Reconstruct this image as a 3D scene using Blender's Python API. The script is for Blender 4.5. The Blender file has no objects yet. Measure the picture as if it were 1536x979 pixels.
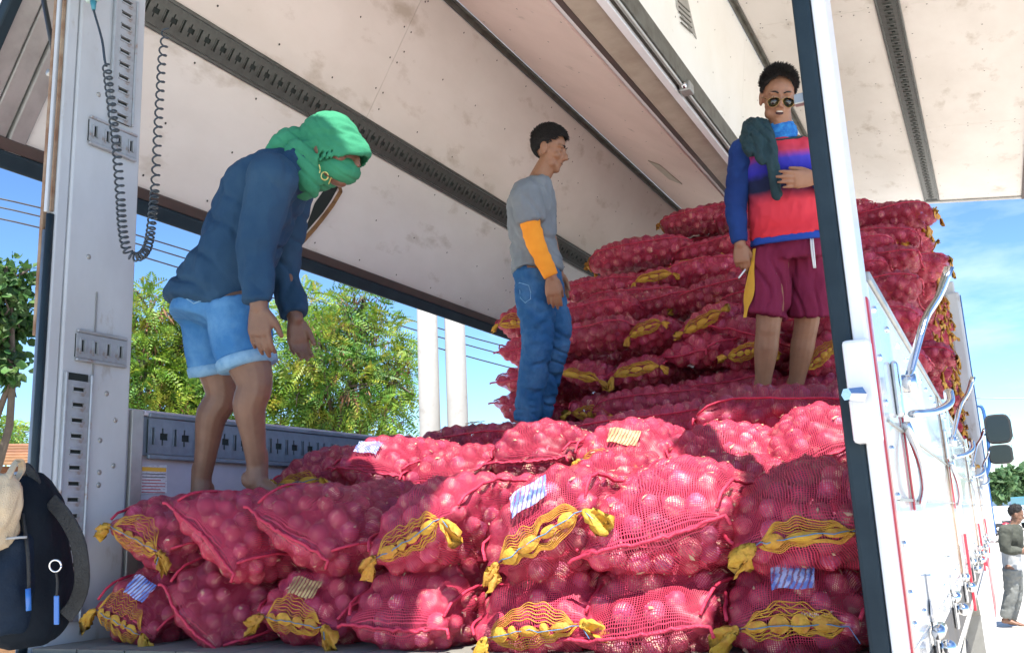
import bpy, math, random
import numpy as np
from mathutils import Vector, Matrix, noise as mnoise
R_ = math.radians
random.seed(7)
SC = bpy.context.scene
COL = SC.collection

# ------------------------------------------------------------------ camera
# truck axes are the world axes: +Y towards the cab, +X the truck's right side, z = 0 the load deck
F_PX, CX, CY = 1400.0, 768.0, 489.5
CAM = np.array([1.436, -1.915, 0.28])
GROUND = -1.35
def _n(v): return np.asarray(v, float) / np.linalg.norm(v)
def _axes():
    vp = np.array([1502.0, 759.0]); m = -0.046; a = vp - [CX, CY]
    A = a[0] + a[1]*m; B = -a[0]*CX + a[1]*(vp[1] - m*vp[0] - CY) + F_PX**2
    x = -B/A; v2 = np.array([x, vp[1] + m*(x - vp[0])])
    dY = _n([*a, F_PX]); dX = -_n([*(v2 - [CX, CY]), F_PX]); dZ = np.cross(dX, dY)
    if dZ[1] > 0: dZ = -dZ
    return np.stack([dX, dY, dZ], 1)
RM = _axes()                       # camera <- world
CR, CD, CF = RM[0], RM[1], RM[2]   # camera right, down, forward in world axes
cam_d = bpy.data.cameras.new('camera'); cam = bpy.data.objects.new('camera', cam_d); COL.objects.link(cam)
cam_d.sensor_width = 36; cam_d.lens = F_PX/1536*36; cam_d.clip_start = .02; cam_d.clip_end = 6000
cam.matrix_world = Matrix(((CR[0], -CD[0], -CF[0], CAM[0]), (CR[1], -CD[1], -CF[1], CAM[1]), (CR[2], -CD[2], -CF[2], CAM[2]), (0, 0, 0, 1)))
SC.camera = cam
def ray(px, py): return RM.T @ _n([px - CX, py - CY, F_PX])
def aty(px, py, y): r = ray(px, py); return CAM + r*(y - CAM[1])/r[1]
def atx(px, py, x): r = ray(px, py); return CAM + r*(x - CAM[0])/r[0]
def atz(px, py, z): r = ray(px, py); return CAM + r*(z - CAM[2])/r[2]
def at(px, py, d): return CAM + RM.T @ (np.array([px - CX, py - CY, F_PX])/F_PX*d)
def atplane(px, py, p, n): r = ray(px, py); return CAM + r*np.dot(np.asarray(p) - CAM, n)/np.dot(r, n)

# ------------------------------------------------------------------ sky, sun, exposure
SUN = _n([0.30, -0.47, 1.0])
w = bpy.data.worlds.new('World'); SC.world = w; w.use_nodes = True
nt = w.node_tree; nt.nodes.clear()
wo = nt.nodes.new('ShaderNodeOutputWorld'); bg = nt.nodes.new('ShaderNodeBackground'); sky = nt.nodes.new('ShaderNodeTexSky')
sky.sky_type = 'NISHITA'; sky.sun_disc = False
sky.sun_elevation = math.asin(SUN[2]); sky.sun_rotation = math.atan2(SUN[0], SUN[1])
sky.air_density = 1.0; sky.dust_density = 0.35; sky.ozone_density = 2.2; sky.altitude = 0
tc = nt.nodes.new('ShaderNodeTexCoord'); mp = nt.nodes.new('ShaderNodeMapping'); mp.inputs['Scale'].default_value = (1, 1, 3.2)
nz = nt.nodes.new('ShaderNodeTexNoise'); nz.inputs['Scale'].default_value = 2.1; nz.inputs['Detail'].default_value = 7; nz.inputs['Roughness'].default_value = .6
cr = nt.nodes.new('ShaderNodeValToRGB'); cr.color_ramp.elements[0].position = .5; cr.color_ramp.elements[1].position = .8
cr.color_ramp.elements[1].color = (.55, .55, .55, 1)
mx = nt.nodes.new('ShaderNodeMix'); mx.data_type = 'RGBA'; mx.inputs[7].default_value = (6.6, 7.0, 7.4, 1)
nt.links.new(tc.outputs['Generated'], mp.inputs[0]); nt.links.new(mp.outputs[0], nz.inputs[0]); nt.links.new(nz.outputs[0], cr.inputs[0])
nt.links.new(cr.outputs[0], mx.inputs[0]); gm = nt.nodes.new('ShaderNodeGamma'); gm.inputs[1].default_value = 1.35; ml = nt.nodes.new('ShaderNodeVectorMath'); ml.operation = 'MULTIPLY'; ml.inputs[1].default_value = (.40, .45, .48)
nt.links.new(sky.outputs[0], gm.inputs[0]); nt.links.new(gm.outputs[0], ml.inputs[0]); nt.links.new(ml.outputs[0], mx.inputs[6]); nt.links.new(mx.outputs[2], bg.inputs[0])
bg.inputs[1].default_value = 0.12
nt.links.new(bg.outputs[0], wo.inputs[0])
sd = bpy.data.lights.new('sun', 'SUN'); sd.energy = 5.0; sd.angle = R_(.53); sd.color = (1, .955, .88)
so = bpy.data.objects.new('sun', sd); COL.objects.link(so)
so.rotation_euler = Vector(SUN).to_track_quat('Z', 'Y').to_euler(); so.location = (3, -5, 9)
vs = SC.view_settings; vs.view_transform = 'Standard'; vs.look = 'None'; vs.gamma = 1; vs.use_curve_mapping = False; vs.exposure = 1.38
SC.cycles.max_bounces = 6; SC.cycles.diffuse_bounces = 4; SC.cycles.adaptive_threshold = .02; SC.cycles.transparent_max_bounces = 14; SC.cycles.glossy_bounces = 3
SC.cycles.use_denoising = True; SC.cycles.caustics_reflective = False; SC.cycles.caustics_refractive = False

# ------------------------------------------------------------------ materials
def _hex(c): return (c[0], c[1], c[2], 1)
def mat(name, col, rough=.6, var=None, vscale=6., vlo=.4, vhi=.7, bump=0., bscale=40., metal=0., coat=0., stain=None, sscale=3., slo=.6, shi=.7, spec=.5, stretch=None, rnd=0., sub=0., trans=0.):
    """Principled material: colour with a noise mottle (var), a second stain noise, fine bump, random tint per island."""
    m = bpy.data.materials.new(name); m.use_nodes = True; t = m.node_tree; b = t.nodes['Principled BSDF']; N = t.nodes.new; L = t.links.new
    b.inputs['Roughness'].default_value = rough; b.inputs['Metallic'].default_value = metal; b.inputs['Specular IOR Level'].default_value = spec
    if coat: b.inputs['Coat Weight'].default_value = coat; b.inputs['Coat Roughness'].default_value = .06
    if sub: b.inputs['Subsurface Weight'].default_value = sub; b.inputs['Subsurface Radius'].default_value = (.02, .008, .004)
    b.inputs['Base Color'].default_value = _hex(col)
    co = N('ShaderNodeTexCoord'); src = co.outputs['Object']
    if stretch:
        mp = N('ShaderNodeMapping'); mp.inputs['Scale'].default_value = stretch; L(src, mp.inputs[0]); src = mp.outputs[0]
    cur = None
    def mix(a, bcol, fac):
        x = N('ShaderNodeMix'); x.data_type = 'RGBA'
        if a is None: x.inputs[6].default_value = _hex(col)
        else: L(a, x.inputs[6])
        x.inputs[7].default_value = _hex(bcol); L(fac, x.inputs[0]); return x.outputs[2]
    def ramp(scale, lo, hi, det=6):
        n = N('ShaderNodeTexNoise'); n.inputs['Scale'].default_value = scale; n.inputs['Detail'].default_value = det; n.inputs['Roughness'].default_value = .62; L(src, n.inputs[0])
        r = N('ShaderNodeMapRange'); r.inputs[1].default_value = lo; r.inputs[2].default_value = hi; L(n.outputs[0], r.inputs[0]); return r.outputs[0]
    if var: cur = mix(cur, var, ramp(vscale, vlo, vhi))
    if stain: cur = mix(cur, stain, ramp(sscale, slo, shi, 9))
    if rnd:
        g = N('ShaderNodeNewGeometry'); oi = N('ShaderNodeObjectInfo'); ad = N('ShaderNodeMath'); ad.operation = 'ADD'; L(g.outputs['Random Per Island'], ad.inputs[0]); L(oi.outputs['Random'], ad.inputs[1])
        fr = N('ShaderNodeMath'); fr.operation = 'FRACT'; L(ad.outputs[0], fr.inputs[0])
        r = N('ShaderNodeMapRange'); r.inputs[3].default_value = 1 - rnd; r.inputs[4].default_value = 1 + rnd; L(fr.outputs[0], r.inputs[0])
        h = N('ShaderNodeHueSaturation'); L(r.outputs[0], h.inputs['Value'])
        r2 = N('ShaderNodeMapRange'); r2.inputs[3].default_value = .5 - rnd*.06; r2.inputs[4].default_value = .5 + rnd*.06
        f2 = N('ShaderNodeMath'); f2.operation = 'MULTIPLY'; f2.inputs[1].default_value = 7.31; L(fr.outputs[0], f2.inputs[0]); f3 = N('ShaderNodeMath'); f3.operation = 'FRACT'; L(f2.outputs[0], f3.inputs[0]); L(f3.outputs[0], r2.inputs[0]); L(r2.outputs[0], h.inputs['Hue'])
        if cur is None: h.inputs['Color'].default_value = _hex(col)
        else: L(cur, h.inputs['Color'])
        cur = h.outputs[0]
    if cur is not None: L(cur, b.inputs['Base Color'])
    if bump:
        n = N('ShaderNodeTexNoise'); n.inputs['Scale'].default_value = bscale; n.inputs['Detail'].default_value = 5; L(src, n.inputs[0])
        bp = N('ShaderNodeBump'); bp.inputs['Strength'].default_value = bump; bp.inputs['Distance'].default_value = .01; L(n.outputs[0], bp.inputs['Height']); L(bp.outputs[0], b.inputs['Normal'])
    if trans:
        o = t.nodes['Material Output']; tr = N('ShaderNodeBsdfTranslucent'); ms = N('ShaderNodeMixShader'); ms.inputs[0].default_value = trans
        if cur is not None: L(cur, tr.inputs[0])
        else: tr.inputs[0].default_value = _hex(col)
        L(b.outputs[0], ms.inputs[1]); L(tr.outputs[0], ms.inputs[2]); L(ms.outputs[0], o.inputs[0])
    return m

M = {}
M['panel'] = mat('painted plywood', (.76, .73, .68), .5, (.67, .635, .58), 2.2, .35, .7, .06, 30, stain=(.50, .45, .38), sscale=5.5, slo=.57, shi=.74, stretch=(1, .5, 1))
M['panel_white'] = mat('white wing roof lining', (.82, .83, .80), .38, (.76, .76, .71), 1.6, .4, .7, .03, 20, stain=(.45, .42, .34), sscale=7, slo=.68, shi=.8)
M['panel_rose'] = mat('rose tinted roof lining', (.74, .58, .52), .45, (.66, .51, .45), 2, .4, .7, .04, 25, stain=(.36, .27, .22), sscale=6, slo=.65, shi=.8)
M['alu'] = mat('dull aluminium', (.42, .42, .40), .42, (.33, .33, .31), 9, .4, .7, .05, 60, metal=.55)
M['alu_dark'] = mat('grimy rail', (.13, .13, .11), .5, (.07, .065, .05), 12, .4, .7, .08, 60, metal=.3)
M['track'] = mat('dark zinc cargo track', (.12, .13, .12), .45, (.07, .072, .065), 14, .4, .7, .05, 80, metal=.45)
M['track_pale'] = mat('pale grey cargo track', (.40, .43, .46), .45, (.30, .31, .32), 9, .4, .7, .06, 60, metal=.3, stain=(.26, .13, .05), sscale=16, slo=.6, shi=.72)
M['track_blue'] = mat('blue grey cargo track', (.20, .25, .31), .5, (.13, .16, .20), 10, .4, .7, .06, 60, metal=.3)
M['slot'] = mat('slot recess', (.012, .02, .018), .7)
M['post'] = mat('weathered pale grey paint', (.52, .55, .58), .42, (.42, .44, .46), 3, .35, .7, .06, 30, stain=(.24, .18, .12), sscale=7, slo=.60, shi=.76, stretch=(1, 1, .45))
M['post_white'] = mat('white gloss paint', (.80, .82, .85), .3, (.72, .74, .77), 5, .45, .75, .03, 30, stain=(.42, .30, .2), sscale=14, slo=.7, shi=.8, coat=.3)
M['gasket'] = mat('black rubber seal', (.012, .024, .034), .6, (.02, .036, .048), 6, .4, .7, .08, 40, spec=.25)
M['brown_seal'] = mat('brown rubber seal', (.07, .045, .038), .6, (.05, .035, .03), 8, .4, .7, .06, 40)
M['rust'] = mat('rusty brown steel', (.19, .10, .055), .8, (.34, .26, .18), 9, .4, .65, .2, 50)
M['beam'] = mat('tan roof beam', (.42, .36, .29), .5, (.33, .27, .21), 5, .4, .7, .04, 30, stain=(.2, .13, .08), sscale=11, slo=.66, shi=.78)
M['gate_in'] = mat('lilac grey gate lining', (.46, .45, .52), .45, (.38, .37, .43), 4, .4, .7, .04, 30, stain=(.25, .24, .25), sscale=8, slo=.64, shi=.78)
M['gate_out'] = mat('glossy white gate paint', (.80, .83, .85), .16, (.74, .77, .79), 3, .4, .75, .012, 9, coat=.6)
M['chrome'] = mat('chrome', (.72, .73, .74), .12, (.5, .5, .5), 14, .45, .75, .03, 60, metal=1.)
M['red'] = mat('red reflector paint', (.52, .03, .05), .35, (.40, .02, .04), 8, .4, .7, coat=.3)
M['deck'] = mat('worn deck boards', (.17, .17, .15), .75, (.24, .22, .18), 7, .4, .7, .15, 40)
M['steel_dark'] = mat('dark chassis steel', (.05, .05, .055), .6, (.09, .075, .06), 8, .4, .7, .1, 40)
M['rubber'] = mat('tyre rubber', (.025, .025, .027), .8, (.06, .055, .05), 9, .4, .7, .2, 60)
M['glass'] = mat('mirror glass', (.03, .035, .04), .05, metal=.6)
M['cab'] = mat('white cab paint', (.78, .80, .82), .25, (.7, .72, .74), 3, .4, .7, coat=.5)
M['black'] = mat('black plastic', (.02, .021, .023), .4, (.035, .035, .035), 8, .4, .7)
M['screw'] = mat('screw head', (.05, .045, .04), .6)

# ------------------------------------------------------------------ mesh helpers
class MB:
    def __init__(s): s.v = []; s.f = []
    def add(s, V, F):
        o = len(s.v); s.v.extend(map(tuple, np.asarray(V, float))); s.f.extend([tuple(i + o for i in f) for f in F]); return s
    def obox(s, p, e1, e2, e3):
        """box from corner p with edge vectors"""
        p, e1, e2, e3 = (np.asarray(q, float) for q in (p, e1, e2, e3))
        if np.dot(np.cross(e1, e2), e3) < 0: e1, e2 = e2, e1
        V = [p, p+e1, p+e1+e2, p+e2, p+e3, p+e1+e3, p+e1+e2+e3, p+e2+e3]
        return s.add(V, [(3, 2, 1, 0), (4, 5, 6, 7), (0, 1, 5, 4), (1, 2, 6, 5), (2, 3, 7, 6), (3, 0, 4, 7)])
    def box(s, x0, x1, y0, y1, z0, z1): return s.obox((x0, y0, z0), (x1-x0, 0, 0), (0, y1-y0, 0), (0, 0, z1-z0))
    def loft(s, rings, cap=True):
        rings = np.asarray(rings, float); n, k = rings.shape[:2]; F = []
        for i in range(n-1):
            for j in range(k):
                a, b = i*k + j, i*k + (j+1) % k; F.append((a, b, b+k, a+k))
        if cap: F.append(tuple(range(k-1, -1, -1))); F.append(tuple(range((n-1)*k, n*k)))
        return s.add(rings.reshape(-1, 3), F)
    def tube(s, pts, r, k=8, cap=True, flat=None):
        return s.loft(tube_rings(pts, r, k, flat), cap)
    def ball(s, c, r, k=12, n=8, frame=None):
        c = np.asarray(c, float); r = np.ones(3)*np.asarray(r, float); V = []; F = []
        fr = np.eye(3) if frame is None else np.asarray(frame)   # rows are axes
        for i in range(1, n):
            p = math.pi*i/n
            for j in range(k):
                t = 2*math.pi*j/k; V.append(c + (np.array([math.sin(p)*math.cos(t), math.sin(p)*math.sin(t), math.cos(p)])*r) @ fr)
        V.append(c + (np.array([0, 0, r[2]])) @ fr); V.append(c - (np.array([0, 0, r[2]])) @ fr); a, b = len(V)-2, len(V)-1
        for i in range(n-2):
            for j in range(k): F.append((i*k+j, (i+1)*k+j, (i+1)*k+(j+1) % k, i*k+(j+1) % k))
        for j in range(k): F.append((a, j, (j+1) % k)); F.append((b, (n-2)*k+(j+1) % k, (n-2)*k+j))
        return s.add(V, F)
    def mesh(s, name):
        me = bpy.data.meshes.new(name); me.from_pydata(s.v, [], s.f); me.update(); return me
    def build(s, name, m, parent=None, smooth=False, bevel=0., seg=2):
        return link(name, s.mesh(name), m, parent, smooth, bevel, seg)
def tube_rings(pts, r, k=8, flat=None):
    P = np.asarray(pts, float); n = len(P); r = np.ones(n)*np.asarray(r, float)
    T = np.gradient(P, axis=0); T /= np.linalg.norm(T, axis=1)[:, None] + 1e-12
    up = np.array([0, 0, 1.]) if abs(T[0][2]) < .9 else np.array([1., 0, 0]); rings = []
    a = np.cross(up, T[0]); a /= np.linalg.norm(a)
    ang = np.arange(k)*2*math.pi/k
    for i in range(n):
        a = a - T[i]*np.dot(a, T[i]); a /= np.linalg.norm(a) + 1e-12; b = np.cross(T[i], a)
        rings.append(P[i] + r[i]*(np.cos(ang)[:, None]*a + np.sin(ang)[:, None]*b*(flat or 1)))
    return np.array(rings)
def spline(pts, n=24):
    P = np.asarray(pts, float); Q = np.vstack([2*P[0]-P[1], P, 2*P[-1]-P[-2]]); out = []; m = len(P)-1
    for t in np.linspace(0, m, n):
        i = min(int(t), m-1); u = t-i; p0, p1, p2, p3 = Q[i:i+4]
        out.append(.5*((2*p1) + (-p0+p2)*u + (2*p0-5*p1+4*p2-p3)*u*u + (-p0+3*p1-3*p2+p3)*u**3))
    return np.array(out)
def link(name, me, m, parent=None, smooth=False, bevel=0., seg=2):
    o = bpy.data.objects.new(name, me); COL.objects.link(o)
    if m is not None and not me.materials: me.materials.append(M[m] if isinstance(m, str) else m)
    if smooth: me.polygons.foreach_set('use_smooth', [True]*len(me.polygons))
    if bevel: b = o.modifiers.new('bevel', 'BEVEL'); b.width = bevel; b.segments = seg; b.limit_method = 'ANGLE'
    if parent is not None:
        o.parent = parent
        if parent.type == 'EMPTY' or 'origin' in parent: o.matrix_parent_inverse = Matrix.Translation(-Vector(parent.get('origin', (0, 0, 0))))
    return o
def thing(name, label, cat, loc=(0, 0, 0), group=None):
    o = bpy.data.objects.new(name, None); COL.objects.link(o); o.location = [float(v) for v in loc]; o.empty_display_size = .1
    o['origin'] = [float(v) for v in loc]; tag(o, label, cat, group); return o
def tag(o, label=None, cat=None, group=None, kind=None):
    if label: o['label'] = label
    if cat: o['category'] = cat
    if group: o['group'] = group
    if kind: o['kind'] = kind
    return o
# ------------------------------------------------------------------ ground and far setting
M['ground'] = mat('pale concrete yard', (.58, .54, .48), .85, (.50, .46, .41), .35, .35, .7, .15, 14, stain=(.33, .30, .26), sscale=1.3, slo=.6, shi=.75)
g = MB(); n = 24
xs = np.concatenate([[-3000, -900, -250], np.linspace(-80, 80, n), [250, 900, 3000]])
V = [(x, y, GROUND) for y in xs for x in xs]; k = len(xs)
g.add(V, [(i*k+j, i*k+j+1, (i+1)*k+j+1, (i+1)*k+j) for i in range(k-1) for j in range(k-1)])
tag(g.build('ground', 'ground'), kind='structure')
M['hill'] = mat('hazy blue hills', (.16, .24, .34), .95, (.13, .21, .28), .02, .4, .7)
h = MB(); rnd = random.Random(3); rings = []
for i in range(70):
    x = -900 + i*34; top = 38 + 26*mnoise.noise((i*.17, 3.1, 0)) + 14*mnoise.noise((i*.5, 9, 0))
    rings.append([(x, 1900, GROUND-2), (x, 1960, top*.75), (x, 2040, top), (x, 2300, GROUND-2)])
h.loft(rings)
tag(h.build('hills', 'hill', smooth=True), kind='structure')

# ------------------------------------------------------------------ the wing van
van = thing('wing_van', 'white wing van truck with both side wings raised, loaded with red onion sacks', 'truck', (0, 0, GROUND))
LEN = 9.62
# deck
b = MB(); b.box(-1.25, 1.25, -.02, LEN, -.16, -.03); b.build('deck_frame', 'steel_dark', van, bevel=.008)
nb = 12
for i in range(nb):
    x0 = -1.16 + i*2.32/nb; b = MB(); b.box(x0+.003, x0+2.32/nb-.003, 0.0, LEN-.05, -.03, 0.0); b.build('deck_plank', 'deck', van)
b = MB(); b.box(-1.25, 1.25, -.045, -.021, -.14, -.012); b.build('rear_sill', 'alu_dark', van, bevel=.004)
# --- cargo track modules with real slots
def track_mesh(cells, name):
    """plate with holes: cells = (x breaks, w breaks, set of hole cells), 4 mm thick, plus folded rims round the slots"""
    xb, wb, holes = cells; t = MB(); T = .004
    for i in range(len(xb)-1):
        for j in range(len(wb)-1):
            if (i, j) in holes: continue
            t.box(xb[i], xb[i+1], wb[j], wb[j+1], 0, T)
    return t
xb = [0, .012, .0225, .050, .058, .0655, .0775, .085, .10]
wb = [-.062, -.030, -.012, .012, .030, .062]
holes = {(1, 1), (1, 2), (1, 3), (4, 1), (4, 2), (4, 3), (5, 2), (3, 2), (6, 2)}
tm = track_mesh((xb, wb, holes), 'track')
for x0, x1, w0, w1 in ((.0225, .0265, -.030, .030), (.0085, .012, -.030, .030)): tm.box(x0, x1, w0, w1, .004, .008)
TRACK = tm.mesh('slot_plate')
xb2 = [0, .016, .028, .05]; tm = track_mesh((xb2, wb, {(1, 1), (1, 2), (1, 3)}), 'track2')
tm.box(.028, .033, -.034, .034, .004, .010); tm.box(.011, .016, -.034, .034, .004, .008)
TRACK_S = tm.mesh('slot_plate')
tracks = {}
def track(p, e, wd, nrm, length, m, name, parent, single=False, ws=1.):
    """a run of slot plates from p along unit e, width axis wd, facing nrm"""
    p, e, wd, nrm = (np.asarray(q, float) for q in (p, e, wd, nrm))
    if np.dot(np.cross(e, wd), nrm) < 0: wd = -wd
    base = MB(); wd = wd*ws
    base.obox(p - wd*.058 + nrm*.0005, e*length, wd*.116, nrm*.003)
    o = base.build(name, 'slot', parent)
    for s in (-1, 1):
        rail = MB(); rail.obox(p + wd*(s*.072-.008) + nrm*.001, e*length, wd*.016, nrm*.014); rail.build('track_rail', m, o, bevel=.003, seg=1)
    pitch, src = (.05, TRACK_S) if single else (.1, TRACK)
    key = (src.name, m)
    if key not in tracks:
        c = src.copy(); c.materials.append(M[m]); tracks[key] = c
    for i in range(int(length/pitch + .01)):
        q = p + e*(i*pitch) + nrm*.006
        s = bpy.data.objects.new('slot_plate', tracks[key]); COL.objects.link(s); s.parent = o
        s.matrix_local = Matrix(((e[0], wd[0], nrm[0], q[0]), (e[1], wd[1], nrm[1], q[1]), (e[2], wd[2], nrm[2], q[2]), (0, 0, 0, 1)))
    return o
def v3(xz, y=0.): return np.array([xz[0], y, xz[1]])
EY = np.array([0, 1., 0])
HL, HRt = np.array([-.192, 2.82]), np.array([.05, 2.82])
def wing(name, hinge, roof_d, roof_len, side_d, side_len, roof_n, side_n, y0, roofm, sidem, joints, track_s, frame_m):
    """the L of half roof and side wall, raised about the roof hinge; _n point to the inside of the body"""
    rd, sd, rn, sn = v3(roof_d), v3(side_d), v3(roof_n), v3(side_n)
    o0 = v3(hinge); corner = o0 + rd*roof_len; ln = LEN - y0
    # outer skin
    sk = MB(); sk.obox(o0 + EY*y0 - rn*.045, rd*(roof_len+.03), EY*ln, rn*.03); sk.obox(corner + EY*y0 - sn*.045, sd*side_len, EY*ln, sn*.03)
    root = sk.build(name, 'post_white', van)
    ys = [y0 + .30] + [j for j in joints if y0 + .5 < j < LEN-.3] + [LEN-.10]
    def strip(pt, d, n_, s0, s1, m):
        for a, c in zip(ys[:-1], ys[1:]):
            q = MB(); q.obox(pt + d*s0 + EY*(a+.0015) - n_*.014, d*(s1-s0), EY*(c-a-.003), n_*.014); q.build('lining_panel', m, root)
    strip(o0, rd, rn, .06, roof_len-.05, roofm)
    strip(corner, sd, sn, .045, track_s-.083, sidem); strip(corner, sd, sn, track_s+.083, side_len-.10, sidem)
    # frames: end rails, corner cove, bottom rail with seal
    for ya, yb in ((y0+.05, y0+.13), (y0+.135, y0+.215), (y0+.22, y0+.297), (LEN-.095, LEN-.02)):
        q = MB(); q.obox(corner + sd*.02 + EY*ya - sn*.014, sd*(side_len-.03), EY*(yb-ya), sn*(.018 if yb-ya > .078 else .03)); q.build('end_rail', frame_m, root, bevel=.006)
        q = MB(); q.obox(o0 + rd*.03 + EY*ya - rn*.014, rd*(roof_len-.06), EY*(yb-ya), rn*.02); q.build('end_rail', frame_m, root, bevel=.006)
    q = MB(); q.obox(corner + sd*.0 + EY*y0 - sn*.03, sd*(side_len+.01), EY*.045, sn*.06); q.build('end_seal', 'gasket', root, bevel=.008)
    q = MB(); q.obox(corner - rd*.045 - sn*.003 + EY*(y0+.3), rd*.045, EY*(ln-.4), sd*.012); q.obox(corner + EY*(y0+.3) - sn*.003, sd*.04, EY*(ln-.4), sn*.012); q.build('corner_rail', 'alu_dark', root, bevel=.003, seg=1)
    q = MB(); q.obox(corner + sd*(side_len-.10) + EY*(y0+.05) - sn*.01, sd*.05, EY*(ln-.07), sn*.03); q.build('bottom_rail', 'brown_seal', root, bevel=.006)
    q = MB(); q.obox(corner + sd*(side_len-.05) + EY*(y0+.05) - sn*.045, sd*.075, EY*(ln-.07), sn*.07); q.build('bottom_seal', 'gasket', root, bevel=.012)
    # screw heads, too small to pick apart
    sc = MB(); rr = random.Random(5)
    def head(p, n_):
        a = _n(np.cross(n_, EY)); sc.add([p + .006*(math.cos(t)*a + math.sin(t)*EY) + n_*.0025 for t in np.arange(6)*math.pi/3], [tuple(range(6)), tuple(range(5, -1, -1))])
    for pt, d, n_, sl in ((corner, sd, sn, (.10, .42, .78, track_s+.12, side_len-.42, side_len-.15)), (o0, rd, rn, (.10, .4, .7, roof_len-.09))):
        for s_ in sl:
            for y in np.arange(y0+.45, LEN-.2, .42): head(pt + d*(s_+rr.uniform(-.008, .008)) + EY*(y+rr.uniform(-.01, .01)), n_)
    for j in ys[1:-1]:
        for s_ in np.arange(.12, side_len-.15, .19):
            if abs(s_-track_s) > .1:
                for dy in (-.035, .035): head(corner + sd*s_ + EY*(j+dy), sn)
    tag(sc.build('screw_heads', 'screw', root), kind='stuff')
    track(corner + sd*track_s + EY*(y0+.32), EY, sd, sn, ln-.45, 'track', 'cargo_track', van)
    return root, corner, sd, sn
LC = HL + 1.0*np.array([-.848, .53])
jl = [atplane(px, py, v3(LC), v3((.848, -.53)))[1] for px, py in ((590, 90), (829, 296))]
st = jl[1]-jl[0]
JL = sorted([jl[0]-st, jl[0], jl[1], jl[1]+st, jl[1]+2*st])
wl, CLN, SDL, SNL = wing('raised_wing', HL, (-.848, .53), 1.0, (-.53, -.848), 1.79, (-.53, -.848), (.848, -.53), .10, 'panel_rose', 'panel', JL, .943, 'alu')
tag(wl, 'wing over the left side, raised halfway, with scuffed beige lining')
RC = HRt + 1.105*np.array([.139, .99])
jr = [atplane(px, py, v3(RC), v3((-.139, -.99)))[1] for px, py in ((1290, 17), (1400, 191))]
st = jr[1]-jr[0]
JR = sorted([jr[0]-st, jr[0], jr[1], jr[1]+st])
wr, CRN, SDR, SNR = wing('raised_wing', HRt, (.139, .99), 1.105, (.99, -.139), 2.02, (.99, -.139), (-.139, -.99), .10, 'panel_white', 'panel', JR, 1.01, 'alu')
tag(wr, 'wing over the right side, raised fully so its wall lies flat overhead')
# torn hole in the left wing lining
def lw(px, py): return atplane(px, py, CLN + SNL*.004, SNL)
t = MB(); pts = [lw(*p) for p in ((500, 268), (508, 280), (497, 300), (485, 318), (466, 340), (452, 357), (463, 330), (472, 305), (486, 285))]
t.add(pts, [tuple(range(len(pts)))]); hole = t.build('torn_hole', 'slot', wl)
t = MB(); e = [lw(*p) for p in ((505, 268), (509, 283), (497, 303), (486, 318), (470, 338), (452, 358))]
t.loft([[p + SNL*.004, p + SNL*.03 + SDL*.005, p + SNL*.034 + SDL*.014, p + SNL*.006 + SDL*.014] for p in e]); M['splinter'] = mat('torn plywood edge', (.23, .12, .05), .8, (.12, .06, .03), 25, .4, .7, .3, 60); t.build('splinter', 'splinter', wl)
# grille plates on the linings
def plate(corners, n_, m, parent, name='vent_plate'):
    q = MB(); c = [np.asarray(p) for p in corners]; q.add([*c, *[p + n_*.008 for p in c]], [(3, 2, 1, 0), (4, 5, 6, 7), (0, 1, 5, 4), (1, 2, 6, 5), (2, 3, 7, 6), (3, 0, 4, 7)]); return q.build(name, m, parent, bevel=.003, seg=1)
rn = v3((.99, -.139)); P0 = v3(HRt)
pl = plate([atplane(px, py, P0, rn) for px, py in ((1012, -14), (1030, 0), (1044, 60), (1014, 12))], rn, 'alu', wr)
for i in range(5):
    a = [atplane(px, py, P0 + rn*.009, rn) for px, py in ((1017+i*1.2, 2+i*8), (1034+i*1.2, 18+i*8))]
    q = MB(); q.tube(a, .005, 6); q.build('louver', 'alu_dark', pl)
rn2 = v3((-.53, -.848)); P1 = v3(HL)
plate([atplane(px, py, P1, rn2) for px, py in ((972, 240), (990, 247), (1024, 276), (1004, 268))], rn2, 'beam', wl)
# roof beam between the hinges
b = MB(); b.box(-.155, .03, .02, LEN, 2.822, 2.95); bm = b.build('roof_beam', 'beam', van, bevel=.006)
b = MB(); b.box(-.19, -.158, .02, LEN, 2.826, 2.88); b.build('hinge_seal', 'brown_seal', van)
b = MB(); b.box(.0, .045, .02, LEN, 2.80, 2.821); b.build('beam_flange', 'post_white', van, bevel=.003)
b = MB(); b.box(.031, .095, .1, LEN-.05, 2.84, 2.985); b.build('hinge_rail', 'alu_dark', van, bevel=.006)
b = MB(); b.tube([(.075, .1, 2.83), (.075, LEN-.1, 2.83)], .012, 8); b.build('hinge_rod', 'alu', van, smooth=True)
for y in (1.7, 3.25, 4.8, 6.4, 8.0):
    b = MB(); b.box(.055, .125, y-.045, y+.045, 2.795, 2.86); h = b.build('hinge_bracket', 'alu', van, bevel=.01)
    q = MB(); q.tube([(.09, y-.07, 2.825), (.09, y+.07, 2.825)], .016, 10); q.build('hinge_pin', 'chrome', h, smooth=True)
# white lower strip of the right wing roof
# front bulkhead
b = MB(); b.box(-1.25, 1.3, LEN, LEN+.06, -.03, 2.82); fw = b.build('front_wall', 'post', van, bevel=.02)
b = MB(); b.box(1.19, 1.34, LEN-.06, LEN+.1, -.1, 2.68); b.build('front_post', 'post', van, bevel=.03)
b = MB(); b.box(-1.34, -1.19, LEN-.06, LEN+.1, -.1, 2.68); b.build('front_post', 'post', van, bevel=.03)
b = MB(); b.box(1.341, 1.352, LEN-.02, LEN+.08, .0, 2.64); M['blue_edge'] = mat('blue edge tape', (.03, .12, .35), .4, (.02, .08, .25), 9, .4, .7); b.build('edge_tape', 'blue_edge', van)
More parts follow.
